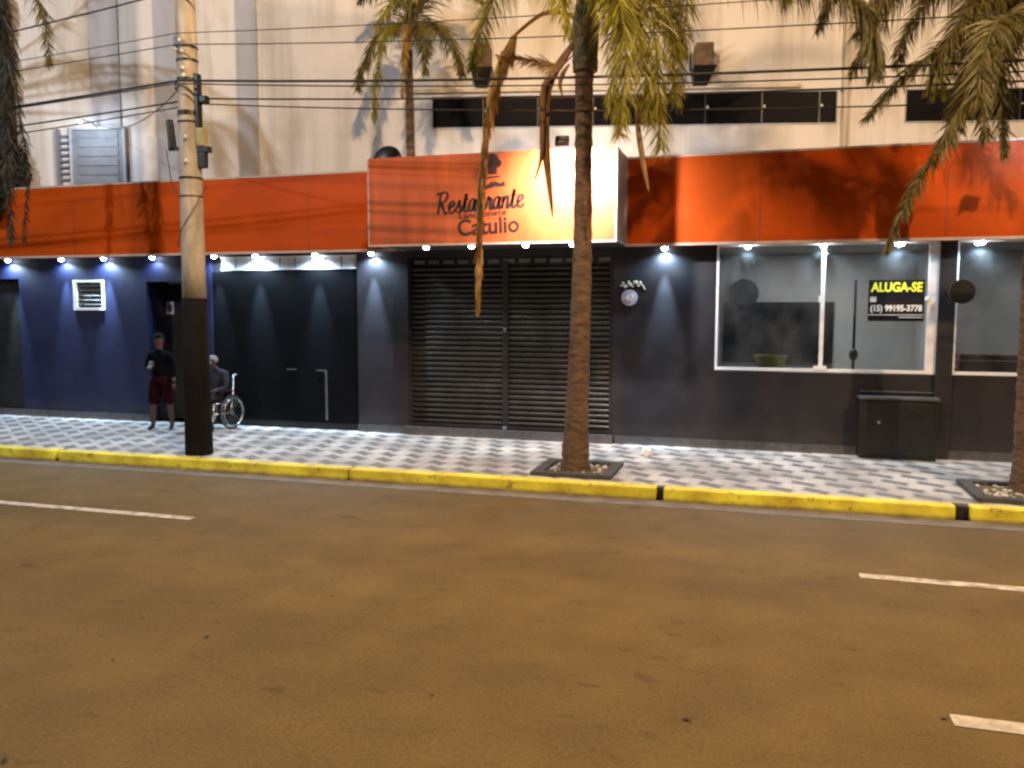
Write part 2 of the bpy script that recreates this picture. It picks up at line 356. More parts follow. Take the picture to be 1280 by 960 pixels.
struct(kb.build('kerb_drain', M['kerbdark']))
lm = MB()
rj = random.Random(3)
def dash(x0, x1, y, w):
    n = 24
    for i in range(n):
        a = x0+(x1-x0)*i/n; c = x0+(x1-x0)*(i+1)/n
        lm.quad((a, y-w/2, .005), (c, y-w/2, .005), (c, y+w/2, .005), (a, y+w/2, .005))
for k in range(-3, 5):
    dash(-5.85+k*11.2-4.5, -5.85+k*11.2, 7.56, .13)
    dash(1.06+k*13, 1.06+k*13+4.5, 4.97, .14)
struct(lm.build('lane_marking', M['line']))

# ---------------------------------------------------------------- shop building
shop = empty('restaurant_building', 'low dark painted restaurant with long orange fascia, roller shutter and lit windows', 'building', (-5, YW, ZP))
def P(mb, name, mt, parent=shop, smooth=False, label=None):
    """link a part built in world coordinates under its thing"""
    o = mb.build(name, mt, None, smooth, label); o.parent = parent
    inv = Matrix.Identity(4); q = parent
    while q is not None:
        inv = inv @ (Matrix.Translation(q.location) @ q.rotation_euler.to_matrix().to_4x4() @ Matrix.Diagonal((*q.scale, 1))).inverted() if q.parent is None else inv @ Matrix.Identity(4)
        q = q.parent
    o.data.transform(inv); return o
def PT(o, parent):
    """move an already linked world-space object under a thing"""
    o.data.transform(Matrix.Translation(o.location)); o.location = (0, 0, 0); o.parent = parent
    q = parent
    while q.parent is not None: q = q.parent
    o.data.transform((Matrix.Translation(q.location) @ q.rotation_euler.to_matrix().to_4x4()).inverted()); return o

YI = YW+.2
SWX = (-12.67, -11.96, 2.24, 2.81)       # little window
DX = (-11.02, -10.12)                    # doorway
GX = (-9.60, -6.68)                      # black garage door
HX = (-5.74, -2.26)                      # roller shutter
W1 = (-.687, 2.36); W2 = (2.575, 5.2); SILL = 1.36
w = MB()
w.box(-24, -15.2, YW, YI, ZP, ZS+.1); w.box(-15.2, -14.0, YW, YI, 2.85, ZS+.1)
w.box(-14.0, SWX[0], YW, YI, ZP, ZS+.1)
w.box(SWX[0], SWX[1], YW, YI, ZP, SWX[2]); w.box(SWX[0], SWX[1], YW, YI, SWX[3], ZS+.1)
w.box(SWX[1], DX[0], YW, YI, ZP, ZS+.1); w.box(DX[0], DX[1], YW, YI, 2.77, ZS+.1)
w.box(DX[1], GX[0], YW, YI, ZP, ZS+.1)
P(w, 'wall', M['wallbluelit'], label='dark painted wall of the left half, tinted with the blue of cool light')
w = MB()
w.box(GX[1], HX[0], YW, YI, ZP, ZS+.1); w.box(HX[1], W1[0], YW, YI, ZP, ZS+.1); w.box(HX[0], HX[1], YW, YI, 3.12, ZS+.1)
w.box(GX[0], GX[1], YW, YI, 3.2, ZS+.1)
w.box(W1[0], W1[1], YW, YI, ZP, SILL-.02); w.box(W2[0], W2[1], YW, YI, ZP, SILL-.02)
w.box(W1[1], W2[0], YW-.06, YI, ZP, ZS); w.box(W2[1], 14, YW, YI, ZP, ZS+.1)
P(w, 'wall', M['wall'], label='dark charcoal wall round the shutter and the windows')
for a, c in ((-24, DX[0]), (DX[1], GX[0]), (GX[1], HX[0]-.08), (HX[1]+.06, 1.36), (2.39, 14)):
    P(MB().box(a, c, YW-.025, YW-.002, ZP, ZP+.13), 'plinth', M['plinth'])
w = MB().box(HX[0]-.05, HX[1]+.03, YW-.1, YW-.003, ZP, ZP+.14, .008)
P(w, 'threshold_step', M['plinth'])
# fascia: two long orange boxes (the sign between them is a thing of its own)
for a, c in ((-24, -5.80), (-2.03, 14)):
    f = P(MB().box(a, c, YB, YW-.02, ZS, ZT), 'fascia', M['orange'])
    xx = a+1.95
    while xx < c-.3: P(MB().box(xx-.004, xx+.004, YB-.003, YB-.0005, ZS+.02, ZT-.022), 'seam', M['soffit'], f); xx += 2.44
    P(MB().box(a-.004, c+.004, YB-.018, YB-.001, ZS-.022, ZS+.018).box(a-.004, c+.004, YB-.012, YB-.001, ZT-.02, ZT+.012), 'trim', M['orangetrim'], f)
P(MB().box(-24, 14, YW-.015, YW+6, ZS+.105, ZS+.3), 'roof', M['roof'])
P(MB().box(-24, 14, YW-.015, YW+.12, ZS+.302, ZT-.05), 'parapet', M['roof'])
# little window with slats
fr = P(MB().box(SWX[0], SWX[0]+.07, YW-.03, YW+.1, SWX[2], SWX[3]).box(SWX[1]-.05, SWX[1], YW-.03, YW+.1, SWX[2], SWX[3]).box(SWX[0]+.07, SWX[1]-.05, YW-.03, YW+.1, SWX[2], SWX[2]+.05).box(SWX[0]+.07, SWX[1]-.05, YW-.03, YW+.1, SWX[3]-.04, SWX[3]), 'window', M['white'], label='small louvred window with white frame')
w = MB()
for k in range(5):
    z = SWX[2]+.1+k*.085
    w.quad((SWX[0]+.07, YW+.01, z), (SWX[1]-.05, YW+.01, z), (SWX[1]-.05, YW+.06, z+.075), (SWX[0]+.07, YW+.06, z+.075))
P(w, 'slats', M['dimsteel'], fr)
P(MB().box(SWX[0]+.03, SWX[1]-.03, YW+.09, YW+.11, SWX[2]+.02, SWX[3]-.02), 'pane', M['darkglass'], fr)
# doorway: recess with a dark door
d = P(MB().box(DX[0]+.03, DX[1]-.03, YW+.55, YW+.6, ZP+.01, 2.75), 'door', M['black'], label='dark door at the back of a recess')
P(MB().box(DX[1]-.16, DX[1]-.13, YW+.5, YW+.53, 1.0, 1.35).box(DX[1]-.155, DX[1]-.135, YW+.53, YW+.552, 1.02, 1.05).box(DX[1]-.155, DX[1]-.135, YW+.53, YW+.552, 1.3, 1.33), 'handle', M['dimsteel'], d)
P(MB().box(DX[0]-.1, DX[0], YI, YW+.62, ZP, 2.8).box(DX[1], DX[1]+.1, YI, YW+.62, ZP, 2.8).box(DX[0]-.1, DX[1]+.1, YI, YW+.62, 2.8, 2.9), 'door_recess', M['wallbluelit'])
d = P(MB().box(-15.19, -14.01, YW+.1, YW+.14, ZP+.01, 2.84), 'door', M['black'], label='dark door at the far left')
# garage door, transom, hatch
g = P(MB().box(GX[0]+.01, GX[1]-.01, YW+.03, YW+.08, ZP+.12, 2.93), 'garage_door', M['garage'])
P(MB().box(-8.09, -7.90, YW+.012, YW+.022, 1.19, 1.215), 'hatch_trim', M['dimsteel'], g)
P(MB().box(-7.5, -7.30, YW+.012, YW+.022, 1.185, 1.205).box(-7.33, -7.29, YW+.01, YW+.022, .32, 1.184), 'hatch_trim', M['dimsteel'], g)
t = P(MB().box(GX[0]+.2, GX[1]-.01, YW+.012, YW+.05, 2.96, 2.985).box(GX[0]+.2, GX[1]-.01, YW+.012, YW+.05, 3.17, 3.195), 'transom', M['white'])
w = MB()
n = 9
for k in range(n):
    a = GX[0]+.2+(GX[1]-.21-GX[0])*k/n; c = GX[0]+.2+(GX[1]-.21-GX[0])*(k+1)/n
    w.box(a+.012, c-.012, YW+.03, YW+.04, 2.986, 3.169)
P(w, 'pane', M['frost'], t)
P(MB().box(GX[0], GX[1], YW+.09, YW+.12, ZP, 3.2), 'backing', M['black'])
# roller shutter in two leaves
def leaf_curtain(x0, x1, z0, z1):
    m = MB(); pitch = .088; n = int((z1-z0)/pitch)
    prof = []
    for k in range(n):
        z = z0+k*pitch
        for q in range(7):
            t = q/7; prof.append((YW+.08-.03*math.sin(PI*t)**.7, z+t*pitch*.86))
        prof.append((YW+.095, z+pitch*.90))
    vs = [(m.b.verts.new((x0, y, z)), m.b.verts.new((x1, y, z))) for y, z in prof]
    for (a, c), (d, e) in zip(vs, vs[1:]): m.b.faces.new((a, c, e, d))
    return m
HM = -4.03
s0 = P(leaf_curtain(HX[0]+.05, HM-.05, ZP+.2, 3.0), 'roller_shutter', M['shutter'], label='left leaf of the ribbed steel shutter')
P(MB().box(HX[0]+.05, HM-.05, YW+.03, YW+.09, ZP+.14, ZP+.198, .006), 'bottom_bar', M['shutter'], s0)
s1 = P(leaf_curtain(HM+.05, HX[1]-.05, ZP+.2, 3.0), 'roller_shutter', M['shutter'], label='right leaf of the ribbed steel shutter')
P(MB().box(HM+.05, HX[1]-.05, YW+.03, YW+.09, ZP+.14, ZP+.198, .006), 'bottom_bar', M['shutter'], s1)
P(MB().box(HM-.05, HM+.05, YW+.012, YW+.12, ZP+.14, 3.05, .008), 'shutter_post', M['black'])
P(MB().box(HM-.03, HM+.03, YW-.01, YW+.011, 1.90, 1.97, .01), 'shutter_lock', M['steel'])
P(MB().box(HM-.04, HM+.04, YW-.015, YW+.011, ZP+.15, ZP+.2, .01), 'shutter_lock', M['steel'])
for xx in (HX[0], HX[1]-.05): P(MB().box(xx, xx+.05, YW+.02, YW+.12, ZP+.14, 3.12), 'guide_rail', M['black'])
P(MB().box(HX[0], HX[1], YW+.1, YW+.14, ZP, 3.2), 'shutter_backing', M['black'])
w = MB()
for k in range(13):
    a = HX[0]+.1+k*.262
    w.box(a, a+.19, YW+.035, YW+.07, 3.02, 3.085, .006)
P(w, 'shutter_axle_cover', M['dimsteel'])
# shop windows
def window(x0, x1, label, mull=None, wide_right=False):
    m = MB(); t = .035
    m.box(x0, x0+t, YW-.01, YW+.06, SILL, ZS-.002); m.box(x1-(.13 if wide_right else t), x1, YW-.01, YW+.06, SILL, ZS-.002)
    m.box(x0+t, x1-t-.1*wide_right, YW-.014, YW+.064, SILL, SILL+.045); m.box(x0+t, x1-t-.1*wide_right, YW-.01, YW+.06, ZS-.03, ZS-.002)
    f = P(m, 'window', M['white'], label=label)
    if mull:
        P(MB().box(mull-.028, mull+.028, YW-.02, YW+.05, SILL+.046, ZS-.031).box(mull-.1, mull+.08, YW-.03, YW-.0205, SILL+.03, SILL+.09), 'mullion', M['white'], f)
        P(MB().box(mull-.055, mull-.03, YW-.03, YW-.003, 2.38, 2.47, .006), 'latch', M['white'], f)
        P(MB().box(x0+t, mull-.028, YW+.015, YW+.023, SILL+.045, ZS-.03), 'pane', M['glass'], f)
        P(MB().box(mull+.028, x1-t-.1*wide_right, YW+.035, YW+.043, SILL+.045, ZS-.03), 'pane', M['glass'], f)
        P(MB().box(2.195, 2.245, YW-.03, YW+.02, 2.40, 2.46, .01), 'latch', M['white'], f)
    else: P(MB().box(x0+t, x1-t, YW+.02, YW+.028, SILL+.045, ZS-.03), 'pane', M['glass'], f)
    return f
window(W1[0], W1[1], 'two pane shop window with white frame', .83, True)
window(W2[0], W2[1], 'shop window right of the dark column')
# rooms behind the glass
P(MB().quad((-.8, 16.6, .2), (6, 16.6, .2), (6, 16.6, 3.3), (-.8, 16.6, 3.3)).quad((-.8, YI, .2), (-.8, 16.6, .2), (-.8, 16.6, 3.3), (-.8, YI, 3.3))
  .quad((6, YI, .2), (6, 16.6, .2), (6, 16.6, 3.3), (6, YI, 3.3)).quad((-.8, YI, 3.31), (6, YI, 3.31), (6, 16.6, 3.31), (-.8, 16.6, 3.31)), 'interior_wall', M['room'])
P(MB().quad((-.8, YI, .2), (6, YI, .2), (6, 16.6, .2), (-.8, 16.6, .2)), 'interior_floor', M['roomfloor'])
P(MB().box(2.62, 2.72, 14.4, 16.59, .2, 3.3), 'partition', M['room'])

# ---------------------------------------------------------------- sign between the fascias
sg = empty('restaurant_sign', 'boxed orange sign panel with brown restaurant lettering over the roller shutter', 'sign', (-3.9, YC, ZS))
CX0, CX1 = -5.78, -2.0
P(MB().box(CX0, CX1, YC, YC+.06, ZS, ZT), 'panel', M['signface'], sg)
P(MB().box(CX0, CX0+.04, YC+.061, YW-.02, ZS, ZT).box(CX1-.04, CX1, YC+.061, YW-.02, ZS, ZT).box(CX0+.04, CX1-.04, YC+.061, YW-.02, ZT-.04, ZT-.001), 'side_panel', M['greypaint'], sg)
P(MB().box(CX0+.042, CX1-.042, YC+.062, YW-.022, ZS+.004, ZS+.05), 'soffit', M['soffit'], sg)
P(MB().box(CX0-.012, CX0+.012, YC-.012, YC-.001, ZS, ZT).box(CX1-.012, CX1+.012, YC-.012, YC-.001, ZS, ZT).box(CX0-.012, CX1+.012, YC-.014, YC-.002, ZS-.03, ZS-.001), 'trim', M['orangetrim'], sg)
# script lettering, pen strokes in a unit x-height
def script(word, ox, oz, sc, tilt, shear, wd):
    G = {
     'R': ([[(.02, 1.62), (.2, 1.78), (.42, 1.75)], [(.36, 1.75), (.33, .9), (.26, 0)], [(.36, 1.70), (.75, 1.84), (1.0, 1.55), (.82, 1.08), (.36, .92)], [(.5, .92), (.72, .4), (.95, 0), (1.12, .1)]], 1.16),
     'e': ([[(0, .38), (.3, .5), (.52, .72), (.42, .98), (.2, .9), (.1, .5), (.2, .08), (.42, 0), (.66, .24)]], .66),
     's': ([[(0, .15), (.25, .6), (.36, 1.02)], [(.36, 1.0), (.34, .66), (.52, .38), (.42, .03), (.14, .06)], [(.42, .05), (.58, .1), (.66, .2)]], .66),
     't': ([[(0, .2), (.16, .7), (.26, 1.5)], [(.26, 1.5), (.2, .7), (.22, .08), (.38, 0), (.56, .22)], [(.02, 1.02), (.48, 1.06)]], .54),
     'a': ([[(.55, .88), (.34, 1.02), (.1, .75), (.06, .3), (.2, .02), (.42, .22), (.56, .9)], [(.58, 1.0), (.52, .4), (.58, .04), (.70, .04), (.80, .22)]], .78),
     'u': ([[(0, .5), (.12, 1.0)], [(.12, 1.0), (.08, .4), (.16, .04), (.36, .1), (.54, .6)], [(.58, 1.0), (.52, .4), (.58, .04), (.70, .04), (.80, .22)]], .78),
     'r': ([[(0, .2), (.14, .75), (.2, 1.08), (.26, .88), (.46, .92)], [(.44, .94), (.40, .4), (.44, .04), (.58, .06), (.66, .22)]], .64),
     'n': ([[(.08, 1.0), (.09, .5), (.06, 0)], [(.08, .5), (.28, .95), (.46, .95), (.50, .6), (.48, .1), (.58, 0), (.74, .22)]], .74)}
    m = MB(); x = 0
    for ch in word:
        st, adv = G[ch]
        for s_ in st:
            pp = []
            for a, c in s_:
                lx, lz = (x+a+shear*c)*sc, c*sc
                pp.append((ox+lx*math.cos(tilt)-lz*math.sin(tilt), oz+lx*math.sin(tilt)+lz*math.cos(tilt)))
            stroke(m, pp, wd*sc, YC-.007, YC-.001+rj.random()*.0006)
        x += adv
    return m
P(script('Restaurante', -4.70, 3.665, .172, R(3.2), .16, .2), 'lettering', M['ink'], sg)
for o in (text('Lanchonete', .13, M['ink'], 'lettering', None, (-3.96, YC-.003, 3.615), .72, 0, 0, R(3)),
          text('Catulio', .33, M['ink'], 'lettering', None, (-3.87, YC-.003, 3.37), .94, 0, .004, R(2.6))):
    PT(o, sg)
# chef emblem: puffed hat, band and moustache
m = MB()
for dx, dz, rr in ((0, .05, .085), (-.07, .0, .06), (.07, .0, .06), (0, -.02, .07)): m.disc((-3.80+dx, YC-.006-rr*.02, 4.37+dz), rr, .008)
m.box(-3.86, -3.74, YC-.0125, YC-.0045, 4.22, 4.33)
P(m, 'emblem', M['ink'], sg)
m = MB(); stroke(m, [(-3.93, 4.16), (-3.8, 4.175), (-3.69, 4.18)], .04, YC-.008, YC-.002)
stroke(m, [(-3.96, 4.045), (-3.9, 4.035), (-3.82, 4.06), (-3.79, 4.085)], .09, YC-.008, YC-.002); stroke(m, [(-3.79, 4.087), (-3.74, 4.07), (-3.68, 4.06), (-3.62, 4.08)], .09, YC-.0078, YC-.0018)
P(m, 'emblem', M['ink'], sg)

# ---------------------------------------------------------------- little signs on the wall
s = empty('number_plate', 'tiny pale blue plate with a number beside the dark doorway', 'sign', (-10.6, YW+.55, 2.2))
q = at(213, 385, Y=YW+.54)
P(MB().box(q.x-.085, q.x+.085, YW+.53, YW+.549, q.z-.12, q.z+.12, .005), 'plate', M['lilac'], s)
PT(text('8', .2, M['sign'], 'number', None, (q.x, YW+.529, q.z-.07), None, 0, .004), s)
s = empty('round_plaque', 'round lilac plaque with number 47 on the wall right of the shutter', 'sign', (-2.0, YW, 2.46))
P(MB().disc((-2.0, YW-.012, 2.455), .125, .02), 'disc', M['lilac'], s)
PT(text('47', .13, M['signwhite'], 'number', None, (-2.0, YW-.024, 2.41), None, .1, .005), s)
s = empty('wall_ornament', 'small twig ornament with pale leaves above the round plaque', 'ornament', (-1.97, YW, 2.67))
m = MB(); n_ = MB()
for k in range(11):
    x = -2.13+.03*k; z = 2.64+.04*math.sin(k*1.9)+.004*k
    m.ball((x, YW-.02, z), .014, 1.6, .5, .7+.5*(k % 3), 6)
n_.tube([(-2.15, YW-.008, 2.64), (-2.0, YW-.012, 2.67), (-1.8, YW-.008, 2.655), (-1.76, YW-.008, 2.58)], .005, 5)
P(m, 'leaf', M['ledge'], s); P(n_, 'stem', M['ledge'], s)
s = empty('projecting_sign', 'round black blade sign projecting from the dark column between the windows', 'sign', (2.6, YW-.06, 2.5))
P(MB().disc((2.60, YW-.30, 2.52), .165, .05), 'disc', M['black'], s); P(MB().tube([(2.47, YW-.061, 2.52), (2.47, YW-.3, 2.52)], .014, 8), 'bracket', M['black'], s)
s = empty('rent_sign', 'black rental sign with yellow heading and phone number on the window', 'sign', (1.83, YW, 2.4))
P(MB().box(1.45, 2.19, YW+.004, YW+.012, 2.11, 2.70), 'board', M['sign'], s)
PT(text('ALUGA-SE', .18, M['yellow'], 'lettering', None, (1.82, YW+.003, 2.535), .68, .05, .006), s)
PT(text('(15) 99195-3778', .12, M['signwhite'], 'lettering', None, (1.82, YW+.003, 2.255), .68, 0, .004), s)
P(MB().box(1.475, 1.555, YW-.001, YW+.0035, 2.385, 2.46, .01), 'icon', M['signwhite'], s)
P(MB().box(1.455, 2.185, YW-.001, YW+.0035, 2.195, 2.205), 'rule_line', M['signwhite'], s); P(MB().box(1.86, 2.17, YW-.001, YW+.0035, 2.16, 2.172), 'rule_line', M['signwhite'], s)
s = empty('meter_cabinet', 'dark metal meter cabinet with two pale ledge strips below the large window', 'cabinet', (1.87, YW, ZP))
P(MB().box(1.37, 2.38, 12.86, YW-.003, ZP, 1.0, .012), 'body', M['black'], s)
P(MB().box(1.35, 2.40, 12.84, YW-.004, 1.003, 1.035), 'ledge', M['dimsteel'], s); P(MB().box(1.38, 2.37, YW-.03, YW-.004, 1.085, 1.105), 'ledge', M['dimsteel'], s)
P(MB().box(1.41, 2.34, 12.848, 12.858, ZP+.06, .96, .004), 'door', M['black'], s); P(MB().disc((1.62, 12.842, .68), .022, .014), 'lock', M['steel'], s)

# ---------------------------------------------------------------- things inside the window
tag(MB().box(-.72, 1.25, 16.52, 16.59, 1.28, 2.42).build('dark_panel', M['panel']), 'wide black panel on the back wall inside the left window pane', 'panel')
s = empty('wall_fan', 'round black wall fan seen through the left pane above the black panel', 'fan', (-.38, 16.58, 2.6))
P(MB().ring((-.35, 16.38, 2.58), .25, .02, (0, 1, 0)).disc((-.35, 16.42, 2.58), .24, .02), 'cage', M['black'], s); P(MB().box(-.41, -.29, 16.43, 16.59, 2.5, 2.66), 'motor', M['black'], s)
s = empty('plastic_basket', 'yellowish green basket on the sill inside the left pane', 'basket', (.2, 13.6, 1.36))
m = MB(); m.tube([(.13, 13.62, 1.37), (.13, 13.62, 1.55)], [.2, .24], 14, False); m.tube([(.13, 13.62, 1.375), (.13, 13.62, 1.39)], [.2, .2], 14)
P(m, 'body', M['yellowgreen'], s); P(MB().ring((.13, 13.62, 1.555), .24, .014, (0, 0, 1)), 'rim', M['yellowgreen'], s)
tag(MB().box(-.6, 2.3, 13.34, 13.84, .2, 1.358).build('low_cupboard', M['room']), 'pale cupboard top behind the sill of the large window', 'cupboard')
s = empty('pole_stand', 'thin dark pole stand inside the right pane left of the rental sign', 'stand', (1.42, 14.6, .2))
P(MB().tube([(1.42, 14.6, .25), (1.42, 14.6, 2.75)], .022, 8), 'pole', M['black'], s); P(MB().tube([(1.42, 14.6, .2), (1.42, 14.6, .25)], [.2, .17], 16), 'base', M['black'], s); P(MB().ball((1.42, 14.6, 1.55), .07, 1, 1, 1.4), 'knob', M['black'], s)
for k in range(4):
    z = 1.20+k*.115
    o = MB().box(2.74+.02*(k % 2), 4.6-.05*k, 13.5+.03*(k % 2), 14.0, z, z+.085, .01).build('wooden_plank', M['red'])
    tag(o, ['lowest reddish plank of the stack behind the right window', 'second reddish plank from the bottom behind the right window', 'third reddish plank from the bottom behind the right window', 'topmost reddish plank of the stack behind the right window'][k], 'plank', 'planks stacked behind the right window')
tag(MB().box(2.74, 4.7, 13.45, 14.05, .2, 1.195).build('plank_rack', M['panel']), 'dark rack carrying the reddish planks behind the right window', 'rack')

# ---------------------------------------------------------------- lamps under the fascia
def spot(name, loc, tgt, power, col, size, blend, rad=.02):
    l = bpy.data.lights.new(name, 'SPOT'); l.energy = power; l.color = col; l.spot_size = R(size); l.spot_blend = blend; l.shadow_soft_size = rad
    o = bpy.data.objects.new(name, l); COL.objects.link(o); o.location = loc
    o.rotation_euler = (Vector(tgt)-Vector(loc)).to_track_quat('-Z', 'Y').to_euler(); return o
def point(name, loc, power, col, rad):
    l = bpy.data.lights.new(name, 'POINT'); l.energy = power; l.color = col; l.shadow_soft_size = rad
    o = bpy.data.objects.new(name, l); COL.objects.link(o); o.location = loc; return o
def downlight(x, y, warm, label, zc=ZS):
    e = empty('downlight', label, 'lamp', (x, y, zc), 0, 'downlights under the orange fascia')
    MB().tube([(0, 0, -.001), (0, 0, -.03)], [.06, .052], 14).build('housing', M['white'], e, True)
    MB().ball((0, 0, -.035), .045, 1, 1, .8, 12).build('bulb', M['bulbwarm' if warm else 'bulb'], e, True)
    return e
LX = [(-14.13, 'leftmost downlight at the far end of the fascia'), (-12.84, 'downlight left of the small louvred window'), (-11.86, 'downlight above the right edge of the small louvred window'),
      (-10.77, 'downlight over the dark doorway'), (-9.45, 'downlight just right of the utility pole'), (-8.60, 'downlight over the left part of the pale transom'),
      (-7.42, 'downlight over the right part of the pale transom'), (-6.36, 'downlight between the transom and the sign'),
      (-1.46, 'downlight lighting the wall between shutter and window'), (-.24, 'downlight above the left window pane'), (.81, 'downlight at the top of the white mullion'),
      (1.84, 'downlight above the rental sign'), (2.86, 'downlight above the window right of the dark column'), (4.3, 'downlight outermost to the right')]
COOL = (.56, .79, 1.0)
for i, (x, lab) in enumerate(LX):
    y = YW-.105
    downlight(x, y, False, lab)
    pw = (230 if x < -10 else 170)*(1.1, .8, 1.25, .3, .8, 1.5, 1.4, 1.6, 1.3, .7, .9, .7, .8, .8)[i]
    spot('downlight_beam', (x, y, ZS-.078), (x, y+.02, 0), pw*(.5 if x < -9.8 else .6), COOL, 160, .7)
    if x < -.5: spot('downlight_beam', (x, y-.03, ZS-.078), (x, YW, 1.9), pw*3.2, COOL, 30, 1.0)
for x, lab in ((-4.93, 'leftmost round bulb under the sign'), (-4.20, 'round bulb under the sign beside the hanging dry frond'), (-3.36, 'round bulb under the sign right of the hanging dry frond'), (-2.66, 'round bulb under the sign just left of the palm trunk')):
    downlight(x, 11.98, True, lab)
    spot('downlight_beam', (x, 11.98, ZS-.08), (x, 12.25, 0), 22, (1, .94, .86), 140, .9)

# ---------------------------------------------------------------- white building behind
UA = R(12.5)
upb = empty('white_building', 'tall white plastered building behind the restaurant with dark strip windows', 'building', (-9.5, 14.25, 0), UA)
UM = (Matrix.Translation(upb.location) @ Matrix.Rotation(UA, 4, 'Z'))
UI = UM.inverted(); NU = UM.to_3x3() @ Vector((0, 1, 0))
def ul(px, py, off=0):
    """a point of the photograph on the upper wall, in that wall's own axes (off: in front of it)"""
    d = fw+(px-640)/F*r_-(py-480)/F*u_; o = upb.location-NU*off; c = Vector((0, 0, HC))
    t = (o-c).dot(NU)/d.dot(NU); return UI @ (c+d*t)
U = lambda mb, name, mt, parent=upb, label=None: mb.build(name, mt, parent, False, label)
U(MB().box(-4.95, 24, 0, .4, 3.55, 11.5), 'wall', M['plaster'])
lo = MB().box(-26, -14.36, 13.17, 13.5, 3.55, 11.5); lo.b.transform(UI); U(lo, 'wall', M['plaster'])
for a, c in ((115, 150), (195, 222), (297, 322)):
    U(MB().box(ul(a, 100).x, ul(c, 100).x, -.04, -.002, 3.56, 11.4), 'pilaster', M['greypaint'])
za, zb = ul(540, 160).z, ul(540, 122).z
for a, c, lab in ((541, 1045, 'long dark strip window over the sign'), (1132, 1420, 'dark strip window at the right')):
    x0, x1 = ul(a, 140).x, ul(c, 140).x
    f = U(MB().box(x0-.02, x1+.02, -.02, -.002, za-.025, za).box(x0-.02, x1+.02, -.02, -.002, zb, zb+.02).box(x0-.02, x0, -.02, -.002, za, zb).box(x1, x1+.02, -.02, -.002, za, zb), 'window', M['greypaint'], label=lab)
    U(MB().box(x0, x1, -.012, -.004, za, zb), 'pane', M['darkglass'], f)
    m = MB(); m2 = MB(); k = 0; xx = x0+.95
    while xx < x1-.2:
        m.box(xx-.012, xx+.012, -.018, -.0125, za, zb); m2.box(xx+.02, xx+.06, -.03, -.0125, (za+zb)/2, (za+zb)/2+.05, .004); xx += 1.02
    U(m, 'mullion', M['black'], f); U(m2, 'latch', M['ledge'], f)
zl = ul(540, 115).z
U(MB().box(ul(515, 115).x, ul(1000, 115).x, -.08, -.003, zl-.03, zl+.03), 'ledge', M['ledge'])
x0, x1 = ul(94, 200).x, ul(157, 200).x; z0, z1 = ul(120, 232).z, ul(120, 163).z
f = U(MB().box(x0-.05, x0, -.1, -.041, z0, z1).box(x1, x1+.05, -.1, -.041, z0, z1).box(x0-.05, x1+.05, -.1, -.041, z1, z1+.05), 'window', M['greypaint'], label='shuttered grey window at the left')
m = MB(); n = 6
m.box(x0, x1, -.06, -.042, z0, z1)
for k in range(n): m.box(x0+.1, x1-.1, -.075, -.061, z0+(z1-z0)*(k+.12)/n, z0+(z1-z0)*(k+.88)/n)
U(m, 'shutter', M['blueshut'], f)
wl = ul(125, 163); we = empty('wall_lamp', 'small cool wall lamp on an arm above the grey shuttered window', 'lamp', UM @ Vector((wl.x, 0, wl.z)), UA)
MB().tube([(0, -.045, .03), (0, -.3, .09), (0, -.66, .07)], .012, 6).build('arm', M['dimsteel'], we, True)
MB().tube([(0, -.66, .075), (0, -.66, .02)], [.03, .075], 14).build('shade', M['white'], we, True); MB().ball((0, -.66, .03), .035, 1, 1, .9, 10).build('bulb', M['bulb'], we, True)
lp_ = UM @ Vector((wl.x, -.70, wl.z-.06))
xr = ul(76, 200).x; m = MB().box(xr-.03, xr+.02, -.09, -.003, z0-.1, z1+.02)
for k in range(8): m.box(xr+.021, x0-.12, -.06, -.003, z0+.1+k*(z1-z0)/9, z0+.14+k*(z1-z0)/9)
U(m, 'vent_grille', M['blueshut'])
dp = empty('downpipe', 'thin cream downpipe on the white wall between the strip windows', 'pipe', upb.location, UA)
xp = ul(1058, 60).x
m = MB().tube([(xp, -.07, 3.4), (xp, -.07, 11.3)], .05, 10); m.build('pipe', M['ledge'], dp, True)
m = MB()
for z in (4.2, 6.2, 8.2): m.box(xp-.07, xp+.07, -.1, -.003, z, z+.05)
m.build('clip', M['dimsteel'], dp)
def ac(px0, px1, py0, py1, pyb, label):
    xa, xb = ul(px0, py0, .35).x, ul(px1, py0, .35).x; z0, z1, zb_ = ul(px0, py1, .35).z, ul(px0, py0, .35).z, ul(px0, pyb, .35).z
    e = empty('air_conditioner', label, 'air conditioner', UM @ Vector(((xa+xb)/2, 0, zb_)), UA, 'air conditioners on the white wall')
    wx = (xb-xa)/2; h0 = z0-zb_; h1 = z1-zb_
    MB().box(-wx, wx, -.42, -.02, h0, h1, .015).build('casing', M['rust'], e)
    m = MB()
    for k in range(7): m.box(-wx+.03, wx-.03, -.432, -.421, h0+(h1-h0)*(k+.3)/7.5, h0+(h1-h0)*(k+.75)/7.5)
    m.build('grille', M['rust'], e)
    m = MB(); v = [m.b.verts.new(p) for p in ((-wx-.05, -.5, h0-.005), (wx+.05, -.5, h0-.005), (wx-.08, -.05, 0), (-wx+.0, -.05, 0), (-wx-.05, -.004, h0-.005), (wx+.05, -.004, h0-.005))]
    for q in ((0, 1, 2, 3), (0, 3, 4), (1, 5, 2), (0, 4, 5, 1), (3, 2, 5, 4)): m.b.faces.new([v[i] for i in q])
    m.build('bracket', M['black'], e)
    MB().tube([(-wx-.06, -.1, h0), (-wx-.06, -.1, h1-.1)], .02, 8).build('pipe', M['black'], e)
ac(870, 892, 54, 84, 104, 'boxy brown air conditioner on its bracket right of the palm crown')
ac(592, 613, 56, 86, 104, 'boxy brown air conditioner on its bracket left of the palm')
tag(MB().box(*sorted((-25, 26)), 23, 23.3, 0, 6).build('rear_building', M['plaster']), 'plain pale building hidden far behind the white one', 'building') if False else None

